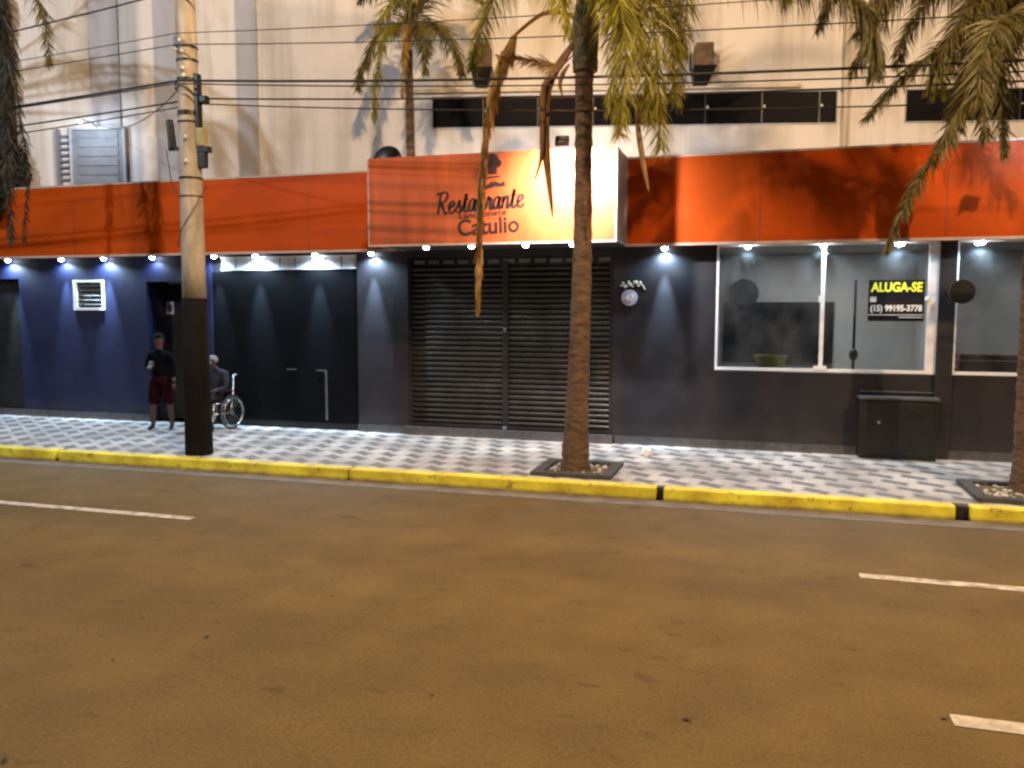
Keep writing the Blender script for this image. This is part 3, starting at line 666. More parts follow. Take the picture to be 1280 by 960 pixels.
# ---------------------------------------------------------------- palms
def bez(cp, n):
    """Catmull-Rom through the control points, n samples"""
    P_ = [Vector(c) for c in cp]; out = []
    m = len(P_)-1
    for i in range(n):
        s = i/(n-1)*m; k = min(int(s), m-1); t = s-k
        p0, p1, p2, p3 = P_[max(k-1, 0)], P_[k], P_[k+1], P_[min(k+2, m)]
        out.append(.5*((2*p1)+(p2-p0)*t+(2*p0-5*p1+4*p2-p3)*t*t+(3*p1-p0-3*p2+p3)*t**3))
    return out
def frond(parent, cp, mt, leaf=.55, pairs=80, hang=.8, start=.16, width=.018, seed=1, rr=.022, name='frond', spread=.95, curl=.05):
    rd = random.Random(seed); pts = bez(cp, pairs+1); o = parent.matrix_world.inverted() if False else Matrix.Translation(-parent.location)
    m = MB()
    m.tube(pts[::4]+([pts[-1]] if pairs % 4 else []), [rr*(1-.85*i/len(pts[::4])) for i in range(len(pts[::4])+(1 if pairs % 4 else 0))], 6)
    for i in range(int(start*pairs), pairs+1):
        t = i/pairs; p = pts[i]; T = (pts[min(i+1, pairs)]-pts[max(i-1, 0)]).normalized()
        side = T.cross(Vector((0, 0, 1)))
        if side.length < .25: side = (side+Vector((rd.uniform(-1, 1), rd.uniform(-1, 1), 0))*.6)
        side.normalize(); nup = side.cross(T)
        ll = leaf*(math.sin(PI*min(1, .18+.82*t)**.8)*.75+.32)
        for sg_ in (-1, 1):
            for rep in range(4):
                if rd.random() < .12: continue
                d = (side*sg_*(spread+rd.uniform(-.25, .25))+T*rd.uniform(.5, 1.15)+nup*rd.uniform(-.75, .65)).normalized()
                L = ll*rd.uniform(.6, 1.2); q = p+T*rd.uniform(-.02, .02); wv = d.cross(Vector((rd.uniform(-1, 1), rd.uniform(-1, 1), rd.uniform(-.3, .3)))).normalized()*width*.5*rd.uniform(.7, 1.15)
                prev = None; seg = 4; hg = hang*rd.uniform(.25, 1.0)
                for k in range(seg+1):
                    f = (.5, 1, .85, .55, .06)[k]
                    cur = (m.b.verts.new(q+wv*f), m.b.verts.new(q-wv*f))
                    if prev: m.b.faces.new((prev[0], prev[1], cur[1], cur[0]))
                    prev = cur; d = (d+Vector((0, 0, -1))*hg*.42+Vector((rd.uniform(-1, 1), rd.uniform(-1, 1), 0))*curl).normalized(); q = q+d*L/seg
    ob = m.build(name, mt, None); ob.parent = parent; ob.data.transform(Matrix.Translation(-parent.location)); return ob
def trunk(parent, pts, radii, mt, name='trunk'):
    P_ = bez(pts, 60); n = len(radii)-1; rr = []
    rd = random.Random(5)
    for i in range(60):
        s = i/59*n; k = min(int(s), n-1); rr.append((radii[k]+(radii[k+1]-radii[k])*(s-k))*(1+(.045 if i % 2 else -.02)+rd.uniform(-.02, .02)))
    m = MB().tube(P_, rr, 18)
    for v in m.b.verts: v.co += Vector((rd.uniform(-1, 1), rd.uniform(-1, 1), 0))*.006
    ob = m.build(name, mt, None, True); ob.parent = parent; ob.data.transform(Matrix.Translation(-parent.location)); return ob
def blade(parent, cp, w, mt, name, seed=1):
    """a dry boat-shaped spathe"""
    pts = bez(cp, 16); m = MB(); rows = []
    for i, p in enumerate(pts):
        t = i/15; ww = w*max(.06, math.sin(PI*min(1, t*.9+.08))**.8); T = (pts[min(i+1, 15)]-pts[max(i-1, 0)]).normalized()
        sd = T.cross(Vector((.25, -1, .1))).normalized(); nn = sd.cross(T)
        rows.append([m.b.verts.new(p+sd*ww*a+nn*ww*b_) for a, b_ in ((-1, .45), (-.6, -.1), (0, -.38), (.6, -.1), (1, .45), (0, -.15))])
    for r0, r1 in zip(rows, rows[1:]):
        for k in range(6): m.b.faces.new((r0[k], r0[(k+1) % 6], r1[(k+1) % 6], r1[k]))
    m.b.faces.new(rows[0]); m.b.faces.new(rows[-1])
    ob = m.build(name, mt, None, True); ob.parent = parent; ob.data.transform(Matrix.Translation(-parent.location)); return ob
def px(lst): return [at(a, b_, Y=y) for a, b_, y in lst]

bx, by = -2.30, 10.66
p1 = empty('palm_tree', 'tall palm with bright green drooping fronds in front of the lit sign', 'tree', (bx, by, ZP), 0, 'palms along the street')
trunk(p1, [(bx, by, ZP-.05), (bx+.0, by, .55), (bx+.03, by+.01, 1.5), (bx+.06, by+.02, 3.0), (bx+.06, by+.03, 4.4), (bx+.06, by+.04, 5.35), (bx+.07, by+.04, 5.75)],
      [.21, .165, .135, .118, .105, .115, .14], M['trunk'])
cr = Vector((bx+.07, by+.04, 5.7))
b_ = trunk(p1, [cr-Vector((0, 0, .45)), cr+Vector((0, 0, .1)), cr+Vector((.01, 0, .7))], [.15, .17, .07], M['bark2'], 'crownshaft')
c0 = cr+Vector((0, 0, .25))
F1 = [  # rachis control points measured from the photograph, with their depth
    ([(770, -60, 10.5), (800, -60, 10.3), (820, 60, 10.15), (826, 185, 10.1)], 'leaf', .62, 90, 1.0),
    ([(775, -40, 10.6), (805, -20, 10.5), (838, 40, 10.4), (842, 120, 10.4)], 'leaf', .5, 90, 1.0),
    ([(760, -20, 10.5), (790, 10, 10.2), (806, 90, 10.1), (812, 150, 10.1)], 'leaf', .5, 90, 1.1),
    ([(750, -10, 10.3), (764, 20, 10.1), (768, 90, 10.0), (762, 140, 10)], 'leaf', .4, 70, 1.2),
    ([(785, -110, 10.7), (830, -90, 10.9), (858, -10, 11.0), (845, 130, 11.1)], 'leaf', .6, 90, 1.0),
    ([(752, -40, 10.3), (772, -10, 9.9), (782, 70, 9.75), (775, 165, 9.7)], 'leaf', .58, 80, 1.1),
    ([(790, -90, 10.3), (890, -62, 10.2), (1000, -36, 10.1), (1075, 0, 10.0), (1092, 50, 10), (1094, 90, 10)], 'leafdark', .62, 130, 2.2),
    ([(790, -90, 10.9), (850, -110, 11.3), (930, -60, 11.5), (1000, -10, 11.6)], 'leafdark', .6, 80, 1.1),
    ([(790, -90, 10.9), (880, -80, 11.2), (990, -55, 11.4), (1060, -15, 11.5)], 'leafdark', .55, 100, 1.8),
    ([(800, -120, 9.9), (900, -110, 9.6), (1000, -85, 9.5), (1070, -30, 9.5)], 'leafdark', .55, 100, 1.8),
    ([(690, -90, 10.6), (620, -100, 10.7), (555, -50, 10.8), (510, 20, 10.8)], 'leafdark', .6, 90, 1.1),
    ([(700, -120, 10.3), (650, -140, 9.9), (600, -100, 9.7), (570, -40, 9.6)], 'leaf', .55, 80, 1.0),
    ([(725, -60, 10.2), (712, -70, 9.7), (700, -10, 9.4), (712, 40, 9.35)], 'leaf', .5, 70, 1.1),
    ([(745, -150, 10.6), (775, -260, 10.4), (840, -330, 10.0)], 'leaf', .6, 70, .6),
    ([(720, -150, 10.7), (690, -260, 11.0), (620, -330, 11.3)], 'leaf', .6, 70, .6),
    ([(740, -100, 11.1), (755, -130, 11.9), (770, -60, 12.6), (775, 10, 12.9)], 'leafdark', .55, 70, .9)]
for i, (cp, mt, lf, n, hg) in enumerate(F1):
    frond(p1, [c0]+px(cp), M[mt], lf, n, hg, seed=20+i)
def crown(parent, c, n, ln, mt, seed, z1=.75, drop=.35, a0=0, lf=.6):
    rd = random.Random(seed)
    for i in range(n):
        a = a0+2*PI*i/n+rd.uniform(-.15, .15); d = Vector((math.cos(a), math.sin(a), 0)); L_ = ln*rd.uniform(.85, 1.1); h = z1*rd.uniform(.7, 1.3)
        frond(parent, [c, c+d*L_*.3+Vector((0, 0, h*.8)), c+d*L_*.65+Vector((0, 0, h)), c+d*L_*.95+Vector((0, 0, h*.5-drop*.5)), c+d*L_*1.1+Vector((0, 0, -drop))], M[mt[i % len(mt)]], lf, 80, .9, seed=seed*31+i)
crown(p1, c0+Vector((0, 0, .15)), 6, 2.5, ('leaf', 'leafdark', 'leaf'), 4, .9, .1, .2)
# dry pieces
o = frond(p1, [cr+Vector((-.1, -.02, .2))]+px([(690, 14, 10.6), (660, 30, 10.55), (632, 62, 10.5), (612, 130, 10.5), (602, 230, 10.5), (599, 330, 10.5), (597, 385, 10.5)]), M['leafdry'], .34, 190, 4.5, start=.36, width=.05, seed=51, rr=.03, name='dry_frond', spread=.42)
o['label'] = 'long withered frond hanging straight down'
frond(p1, [cr+Vector((-.12, -.02, -.2))]+px([(700, 82, 10.55), (665, 76, 10.5), (625, 70, 10.4)]), M['leafdry'], .22, 30, .5, start=.35, seed=52, rr=.012, name='dry_frond', spread=.2)
blade(p1, [cr+Vector((-.10, -.03, -.05))]+px([(703, 75, 10.55), (684, 112, 10.5), (681, 170, 10.5), (686, 225, 10.5), (691, 272, 10.5)]), .062, M['spathe'], 'spathe')
blade(p1, [cr+Vector((-.12, -.05, -.1))]+px([(700, 85, 10.5), (680, 108, 10.45), (678, 160, 10.45), (676, 200, 10.45), (668, 226, 10.4)]), .036, M['spathe'], 'spathe')
blade(p1, px([(712, 80, 10.55), (704, 92, 10.5), (700, 105, 10.5), (703, 120, 10.5)]), .03, M['spathe'], 'spathe')
blade(p1, px([(795, 130, 10.1), (798, 165, 10.1), (804, 205, 10.1), (811, 240, 10.1)]), .035, M['leafdry'], 'spathe')

def pit(cx, cy, label, sx=.52, sy=.52):
    e = empty('tree_pit', label, 'planter', (cx, cy, ZP), 0, 'square pits round the palms')
    m = MB(); t = .14
    m.box(-sx, sx, -sy, -sy+t, .001, .055, .008); m.box(-sx, sx, sy-t, sy, .001, .055, .008); m.box(-sx, -sx+t, -sy+t, sy-t, .001, .055, .008); m.box(sx-t, sx, -sy+t, sy-t, .001, .055, .008)
    m.build('border', M['stone'], e)
    m = MB(); m.quad((-sx+t, -sy+t, .012), (sx-t, -sy+t, .012), (sx-t, sy-t, .012), (-sx+t, sy-t, .012)); m.build('soil', M['soil'], e)
    m = MB(); rd = random.Random(int(cx*10))
    for k in range(60):
        a = rd.uniform(-1, 1)*(sx-t-.03); c = rd.uniform(-1, 1)*(sy-t-.03); m.ball((a, c, .02), rd.uniform(.015, .03), 1, 1, .6, 6)
    tag(m.build('pebbles', M['chip'], e), kind='stuff')
pit(-2.28, 10.74, 'square dark bordered pit round the foot of the palm by the shutter')
pit(2.93, 10.78, 'square dark bordered pit round the foot of the right hand palm', .6, .56)

bx, by = 3.0, 10.98
p2 = empty('palm_tree', 'olive palm at the right edge with fronds over the orange fascia', 'tree', (bx, by, ZP), 0, 'palms along the street')
trunk(p2, [(bx, by, ZP-.05), (bx, by, .6), (bx-.02, by, 1.8), (bx-.03, by, 3.4), (bx-.03, by, 5.2)], [.19, .15, .135, .125, .13], M['trunk'])
cr = Vector((bx-.03, by, 5.25))
trunk(p2, [cr-Vector((0, 0, .4)), cr+Vector((0, 0, .1)), cr+Vector((0, 0, .65))], [.14, .16, .06], M['bark2'], 'crownshaft')
c0 = cr+Vector((0, 0, .2))
F2 = [([(1240, 30, 10.7), (1195, 50, 10.5), (1135, 90, 10.3), (1085, 145, 10.2)], 'leafdark', .42, 90, .7),
      ([(1245, 60, 10.6), (1215, 110, 10.3), (1170, 190, 10.2), (1130, 260, 10.1), (1108, 312, 10.1)], 'leafdark', .34, 110, .8),
      ([(1240, -20, 10.8), (1180, -50, 10.9), (1120, -20, 11.0), (1080, 40, 11)], 'leafdark', .5, 80, .9),
      ([(1262, 20, 10.4), (1240, 40, 9.9), (1225, 100, 9.7), (1232, 170, 9.7)], 'leafdark', .42, 80, 1.0),
      ([(1255, 0, 11.3), (1240, 10, 11.9), (1215, 60, 12.2), (1190, 120, 12.3)], 'leafdark', .45, 80, 1.0),
      ([(1225, -50, 10.3), (1165, -90, 10.0), (1110, -50, 9.9)], 'leaf', .5, 70, .9),
      ([(1300, 0, 10.3), (1320, 40, 9.9), (1325, 110, 9.8)], 'leafdark', .45, 70, 1.0),
      ([(1340, -20, 10.9), (1400, 0, 11), (1440, 80, 11.1)], 'leafdark', .5, 70, .9),
      ([(1290, -120, 11), (1270, -220, 11.2), (1220, -280, 11.4)], 'leafdark', .5, 60, .6),
      ([(1310, -120, 10.8), (1360, -220, 10.6), (1420, -260, 10.5)], 'leafdark', .5, 60, .6),
      ([(1300, -10, 11.6), (1310, 20, 12.2), (1300, 90, 12.5)], 'leafdark', .45, 60, 1.0)]
F2 += [([(1262, -10, 10.7), (1225, 0, 10.4), (1185, 50, 10.2), (1160, 110, 10.2)], 'leafdark', .42, 90, .9),
       ([(1270, 10, 10.6), (1255, 50, 10.3), (1250, 110, 10.2), (1256, 190, 10.2)], 'leafdark', .42, 90, 1.0),
       ([(1255, 60, 10.9), (1225, 90, 11.2), (1200, 130, 11.4), (1190, 175, 11.5)], 'leafdark', .42, 80, .9),
       ([(1230, -30, 11.2), (1180, -20, 11.6), (1140, 30, 11.8), (1120, 80, 11.9)], 'leafdark', .45, 80, .9),
       ([(1200, -80, 10.6), (1110, -90, 10.4), (1050, -30, 10.3), (1025, 30, 10.3)], 'leafdark', .5, 90, 1.0)]
for i, (cp, mt, lf, n, hg) in enumerate(F2): frond(p2, [c0]+px(cp), M[mt], lf, n, hg, seed=70+i)

crown(p2, Vector((2.97, 10.98, 5.55)), 8, 2.1, ('leafdark', 'leafdark', 'leaf'), 6, .75, .25, .3, .52)
bx, by = at(-200, 300, Y=10.5).x, 10.5
p3 = empty('palm_tree', 'palm past the left edge with withered hanging fronds coloured dark for shadow', 'tree', (bx, by, ZP), 0, 'palms along the street')
trunk(p3, [(bx, by, ZP-.05), (bx, by, .6), (bx, by, 3), (bx, by, 6.6)], [.19, .15, .13, .13], M['trunk'])
c0 = Vector((bx, by, 6.9)); trunk(p3, [c0-Vector((0, 0, .6)), c0, c0+Vector((0, 0, .5))], [.14, .16, .06], M['bark2'], 'crownshaft')
for i, (cp, mt, lf, n, hg) in enumerate([
        ([(-60, -50, 10.5), (25, -25, 10.5), (55, 25, 10.5), (61, 80, 10.5)], 'leafdark', .36, 70, 1.0),
        ([(-60, -40, 10.5), (0, 0, 10.4), (10, 90, 10.4), (12, 200, 10.4), (14, 300, 10.4)], 'leafdeadshade', .42, 120, 1.6),
        ([(-40, -20, 10.7), (-10, 0, 10.8), (2, 110, 10.9), (4, 230, 10.9)], 'leafdeadshade', .42, 120, 1.6),
        ([(-35, -20, 10.2), (-6, 0, 10.0), (6, 60, 10.0), (8, 150, 10.0), (10, 235, 10)], 'leafdeadshade', .4, 120, 1.6),
        ([(-20, 10, 10.6), (10, 60, 10.7), (26, 150, 10.7), (34, 220, 10.7), (30, 300, 10.7)], 'leafdeadshade', .26, 70, 1.0),
        ([(-90, -40, 10.5), (-140, -30, 10.5), (-170, 50, 10.5)], 'leafdark', .45, 60, 1.0),
        ([(-60, -150, 10.5), (-40, -230, 10.5), (10, -280, 10.5)], 'leafdark', .45, 60, .8)]):
    frond(p3, [c0]+px(cp), M[mt], lf, n, hg, start=.2, seed=110+i)

tx = at(4, 200, Y=13.0).x; ty = 12.98
dt = empty('ivy_tree', 'ivy covered tree, coloured dark as if unlit, rising behind the fascia at the left edge', 'tree', (tx, ty, ZT))
P(MB().tube([(tx-.05, ty+.12, ZS+.31), (tx-.04, ty+.12, 5.5), (tx-.06, ty+.12, 7), (tx-.05, ty+.12, 9.5)], [.22, .22, .2, .14], 12), 'trunk', M['ivy'], dt)
rd = random.Random(77); m = MB()
for q in range(15000):
    z = ZT-.6+(9.6-ZT+.6)*rd.random()**1.5; w_ = .29 if z > 5.5 else .29+.36*max(0, 1-abs(z-4.8)/.8)
    a = rd.uniform(0, 2*PI); r = w_*math.sqrt(rd.random())*(1+.12*math.sin(z*5+a*2))
    p = Vector((tx-.05+r*math.cos(a), ty+r*math.sin(a)*.6, z))
    if z < ZT+.06:
        if rd.random() < .45: continue
        p.y = 12.70-rd.random()*.14
    e1 = Vector((rd.uniform(-1, 1), rd.uniform(-1, 1), rd.uniform(-1, .2))).normalized(); e2 = e1.orthogonal().normalized(); sz = rd.uniform(.035, .07)
    m.quad(p-e1*sz, p+e2*sz*.6, p+e1*sz, p-e2*sz*.6)
P(m, 'leaves', M['ivy'], dt)
# palm on the terrace roof behind the sign
bx, by = at(513, 190, Y=13.85).x, 13.85
p4 = empty('palm_tree', 'small slender palm growing on the roof behind the sign', 'tree', (bx, by, ZS+.3), 0)
zt = at(513, 62, Y=13.85).z
trunk(p4, [(bx, by, ZS+.55), (bx+.03, by, 4.6), (bx, by, 5.2), (bx-.02, by, zt)], [.09, .075, .065, .07], M['trunk'])
P(MB().tube([(bx, by, ZS+.305), (bx, by, ZS+.75)], [.2, .27], 16), 'pot', M['pot'], p4)
c0 = Vector((bx-.02, by, zt))
for i, (cp, mt, lf, n, hg) in enumerate([
        ([(490, 35, 13.8), (468, 52, 13.7), (452, 85, 13.6), (448, 110, 13.6)], 'leafdark', .42, 60, .9),
        ([(498, 30, 13.6), (480, 45, 13.3), (470, 100, 13.2), (468, 150, 13.2)], 'leaf', .3, 70, 1.2),
        ([(535, 30, 13.8), (556, 42, 13.7), (572, 70, 13.6), (578, 92, 13.6)], 'leafdark', .42, 60, .9),
        ([(520, 30, 13.5), (530, 50, 13.1), (532, 90, 13.0)], 'leafdark', .36, 60, 1.0),
        ([(505, 0, 13.8), (480, -20, 13.8), (450, 0, 13.7)], 'leafdark', .45, 60, .8),
        ([(530, 0, 13.8), (560, -22, 13.8), (600, 0, 13.7)], 'leafdark', .45, 60, .8),
        ([(512, 30, 13.4), (506, 60, 13.2), (503, 120, 13.2)], 'leafdry', .25, 50, 1.4),
        ([(515, 0, 13.9), (520, -40, 14.0), (530, -60, 14.1)], 'leafdark', .4, 50, .6)]):
    frond(p4, [c0]+px(cp), M[mt], lf, n, hg, seed=140+i, rr=.012, width=.022)
# satellite dish behind the sign's corner
dc = at(484, 193, Y=12.35)
sd = empty('satellite_dish', 'dark round dish standing on top of the sign beside its left corner', 'dish', (dc.x, 12.35, ZT))
m = MB(); rows = []
for i in range(7):
    r0 = .255*i/6; rows.append([m.b.verts.new((dc.x+r0*math.cos(2*PI*k/24), 12.35+.28*r0*r0/.065*.25-.05, ZT+.05+r0*math.sin(2*PI*k/24)*.98)) for k in range(24)] if i else [m.b.verts.new((dc.x, 12.3, ZT+.05))])
for k in range(24): m.b.faces.new((rows[0][0], rows[1][k], rows[1][(k+1) % 24]))
for i in range(1, 6):
    for k in range(24): m.b.faces.new((rows[i][k], rows[i+1][k], rows[i+1][(k+1) % 24], rows[i][(k+1) % 24]))
P(m, 'reflector', M['black'], sd, True)
P(MB().tube([(dc.x+.05, 12.42, ZT), (dc.x+.05, 12.42, ZT+.2)], .02, 8).box(dc.x+.22, dc.x+.40, 12.3, 12.45, ZT, ZT+.09, .01), 'mount', M['black'], sd)

# floodlights strapped to the palms
def flood(loc, tgt, power, col, label):
    e = empty('floodlight', label, 'lamp', loc, 0, 'floodlights strapped to the palms')
    q = (Vector(tgt)-Vector(loc)).to_track_quat('-Z', 'Y').to_matrix().to_4x4()
    m = MB().box(-.09, .09, -.06, .06, -.02, .05, .01); m.b.transform(q); m.build('housing', M['black'], e)
    m = MB().box(-.08, .08, -.05, .05, -.026, -.021); m.b.transform(q); m.build('lens', M['bulbwarm'], e)
    MB().tube([(0, 0, 0), (.1 if loc[0] < 0 else -.06, -.12, -.04)], .012, 6).build('bracket', M['black'], e)
    d = (Vector(tgt)-Vector(loc)).normalized()
    spot('floodlight_beam', Vector(loc)+d*.05, tgt, power, col, 130, 1.0, .05)
fl = at(703, 177, Y=10.92)
flood(fl, (-2.62, YC, 3.98), 1350, (1, .93, .92), 'small floodlight on the palm trunk aimed at the sign')
flood((3.42, 11.45, 4.72), (3.8, YB, 4.2), 90, (.66, .80, 1), 'small cool floodlight on the right hand palm')

# ---------------------------------------------------------------- utility pole and cables
ux, uy = -7.86, 10.36
up_ = empty('utility_pole', 'round concrete utility pole with black painted foot at the kerb', 'pole', (ux, uy, ZP))
rad = lambda z: .192-.0098*z
zbk = at(244, 373, Y=uy-.18).z
P(MB().tube([(ux, uy, z) for z in (zbk, 3, 4.5, 6, 9.5)], [rad(z) for z in (zbk, 3, 4.5, 6, 9.5)], 28), 'shaft', M['pole'], up_, True)
P(MB().tube([(ux, uy, z) for z in (ZP-.02, ZP+.04, 1.2, zbk-.002)], [rad(z)+.006 for z in (ZP, ZP, 1.2, zbk)], 28), 'painted_foot', mat('black_foot_paint', (.007, .006, .006), .85, var=.4, scale=4, bump=.2, spec=.15), up_, True)
for z, h in ((4.98, .06), (4.88, .02), (4.10, .025), (3.85, .012), (5.44, .05), (5.72, .03), (5.9, .03)): P(MB().tube([(ux, uy, z), (ux, uy, z+h)], [rad(z)+.012]*2, 24), 'clamp', M['black'], up_)
for dx, z in ((-.02, 5.98), (.02, 5.83), (.02, 5.60), (.03, 5.50), (.04, 4.66), (.04, 4.33), (-.1, 5.86)): P(MB().ball((ux+dx+.02, uy-rad(z)-.02, z), .028, 1, 1, 1.1, 10), 'insulator', M['porcelain'], up_, True)
a, c = at(212, 152, Y=uy-.05), at(216, 186, Y=uy-.05)
P(MB().tube([a+Vector((0, 0, .02)), c], [.05, .06], 12).box(c.x-.05, ux-.12, uy-.08, uy-.04, c.z-.03, c.z+.02), 'cable_splice', M['black'], up_)
a, c = at(248, 161, Y=uy), at(258, 183, Y=uy)
P(MB().box(ux+rad(4.5), c.x-.01, uy-.07, uy+.07, c.z, a.z, .012), 'terminal_box', M['yellowbox'], up_)
P(MB().box(ux+rad(4.3)-.01, c.x+.06, uy-.05, uy+.05, c.z-.09, c.z-.002, .01).box(ux+rad(4)-.01, c.x+.0, uy-.04, uy+.04, c.z-.3, c.z-.09, .01), 'bracket', M['black'], up_)
P(MB().box(ux+rad(5.3)-.02, ux+rad(5.3)+.05, uy-.05, uy+.05, 4.75, 5.55, .01).box(ux+.2, ux+.32, uy-.05, uy+.05, 5.14, 5.24, .02), 'riser_box', M['black'], up_)
P(MB().box(ux-rad(5.3)-.06, ux-rad(5.3)+.02, uy-.05, uy+.05, 5.34, 5.46, .02).box(ux-rad(5.9)-.05, ux-rad(5.9)+.02, uy-.05, uy+.05, 5.88, 6.08, .02), 'spool', M['black'], up_)
P(MB().tube([(ux+.28, uy-.02, 4.0), (ux+.18, uy-.16, 3.7), (ux-.02, uy-.2, 3.4), (ux-.15, uy-.14, 3.15)], .007, 6).tube([(ux-.35, uy-.06, c.z-.03), (ux-.25, uy-.1, 4.05), (ux-.16, uy-.12, 3.88)], .007, 6), 'loose_cable', M['cable'], up_)
def wire(z0, sagl, sagr, r, dy, label, zr=0, zl=0):
    pts = []
    for i in range(-24, 25):
        t = abs(i)/24; s_ = sagl if i < 0 else sagr; X = ux+i*30/24
        pts.append((X, uy+dy, z0+(zl if i < 0 else zr)*t-4*s_*t*(1-t)))
    tag(MB().tube(pts, r, 6).build('power_cable', M['cable'], None, True), label, 'cable', 'cables strung along the street')
G = 'cable'
wire(6.62, .75, .60, .012, -.20, 'topmost thin cable running past the pole', 0, -.3)
wire(6.05, .45, .50, .006, -.22, 'thin cable at the upper insulator of the pole', .2)
wire(5.90, .42, .62, .007, -.22, 'thin cable at the second insulator of the pole', 0)
wire(5.42, .48, .62, .016, -.20, 'thick black cable bundle at the upper clamp')
wire(5.37, .44, .70, .009, -.24, 'slim cable hugging the thick bundle')
wire(5.27, .50, .58, .012, .2, 'thick cable just under the upper bundle', .0)
wire(5.20, .60, .74, .009, .22, 'slack thin cable lowest of the long runs')
wtop = UM @ Vector(((x0+x1)/2, -.1, z1+.1))
pts = [Vector((ux-.2, uy, 5.33)).lerp(wtop, t/16)-Vector((0, 0, .25*4*t/16*(1-t/16))) for t in range(17)]
tag(MB().tube(pts, .008, 6).build('service_cable', M['cable'], None, True), 'drop cable sloping from the pole to the grey shuttered window', 'cable')

# ---------------------------------------------------------------- people
def skin_mesh(verts, edges, sub=2):
    """grow one continuous surface round a skeleton: verts name -> (pos, radius)"""
    ks = list(verts); me = bpy.data.meshes.new('skel'); me.from_pydata([verts[k][0] for k in ks], [(ks.index(a), ks.index(c)) for a, c in edges], [])
    o = bpy.data.objects.new('skel', me); COL.objects.link(o)
    md = o.modifiers.new('s', 'SKIN'); md.use_smooth_shade = True
    for i, k in enumerate(ks):
        r = verts[k][1]; sv = me.skin_vertices[0].data[i]; sv.radius = (r, r) if isinstance(r, (int, float)) else r; sv.use_root = (k == 'pelvis')
    sb = o.modifiers.new('u', 'SUBSURF'); sb.levels = sub; sb.render_levels = sub
    bpy.context.view_layer.update()
    out = bpy.data.meshes.new_from_object(o.evaluated_get(bpy.context.evaluated_depsgraph_get())); bpy.data.objects.remove(o)
    return out
def link(me, name, mats, parent, choose=None):
    me.materials.clear()
    for x in mats: me.materials.append(x)
    if choose:
        for p in me.polygons: p.material_index = choose(p.center)
    me.polygons.foreach_set('use_smooth', [True]*len(me.polygons))
    o = bpy.data.objects.new(name, me); COL.objects.link(o); o.parent = parent; return o
def head_bits(parent, c, r, face, hairmat, cap=False):
    """nose, ears, eyes and hair round a head of centre c looking along face"""
    f = Vector(face).normalized(); s_ = f.cross(Vector((0, 0, 1))).normalized(); upv = s_.cross(f)
    m = MB()
    m.ball(c+f*r*.98-upv*r*.08, r*.2, 1, 1, 1.2, 8); m.ball(c+s_*r*.86-upv*r*.05, r*.24, .7, .7, 1.2, 8); m.ball(c-s_*r*.86-upv*r*.05, r*.24, .7, .7, 1.2, 8)
    m.build('face_features', M['skin'], parent, True)
    m = MB()
    for q in (-1, 1): m.ball(c+f*r*.84+s_*q*r*.34+upv*r*.06, r*.1, 1, 1, 1, 6)
    m.ball(c+f*r*.86-upv*r*.42, r*.14, 1.3, 1.3, .4, 6)
    m.build('eyes', M['hair'], parent, True)
    m = MB(); m.ball((0, 0, 0), r*1.1, 1, 1, 1.08, 18)
    bmesh.ops.delete(m.b, geom=[v for v in m.b.verts if (v.co.dot(upv) < -.15*r and v.co.dot(f) > -.5*r) or (v.co.dot(f) > .55*r and v.co.dot(upv) < .45*r) or v.co.dot(upv) < -.75*r], context='VERTS')
    m.b.transform(Matrix.Translation(c-f*r*.05+upv*r*.12))
    if cap:
        m.tube([c+f*r*.7+upv*r*.45, c+f*r*1.6+upv*r*.3], [r*.55, r*.45], 10)
    m.build('cap' if cap else 'hair', hairmat, parent, True)
def hand(parent, wrist, direction, curl, sc=1):
    d = Vector(direction).normalized(); side = d.cross(Vector((0, .3, 1))).normalized(); nn = side.cross(d); w_ = Vector(wrist)
    v = {'pelvis': (w_, .028*sc), 'palm': (w_+d*.07*sc, (.038*sc, .02*sc))}; e = [('pelvis', 'palm')]
    for k in range(4):
        b0 = w_+d*.085*sc+side*(k-1.5)*.02*sc; ln = (.028, .034, .031, .024)[k]*sc; dd = d.copy(); q = b0; prev = 'palm'
        for j in range(3):
            nm = 'f%d%d' % (k, j); v[nm] = (q, .0095*sc); e.append((prev, nm)); prev = nm; dd = (dd+nn*curl).normalized(); q = q+dd*ln
    th = w_+d*.03*sc-side*.03*sc; v['t0'] = (th, .011*sc); v['t1'] = (th+(d-side*.7).normalized()*.035*sc, .0105*sc); v['t2'] = (v['t1'][0]+(d+nn*.5).normalized()*.03*sc, .009*sc)
    e += [('pelvis', 't0'), ('t0', 't1'), ('t1', 't2')]
    return link(skin_mesh(v, e, 1), 'hand', [M['skin']], parent)

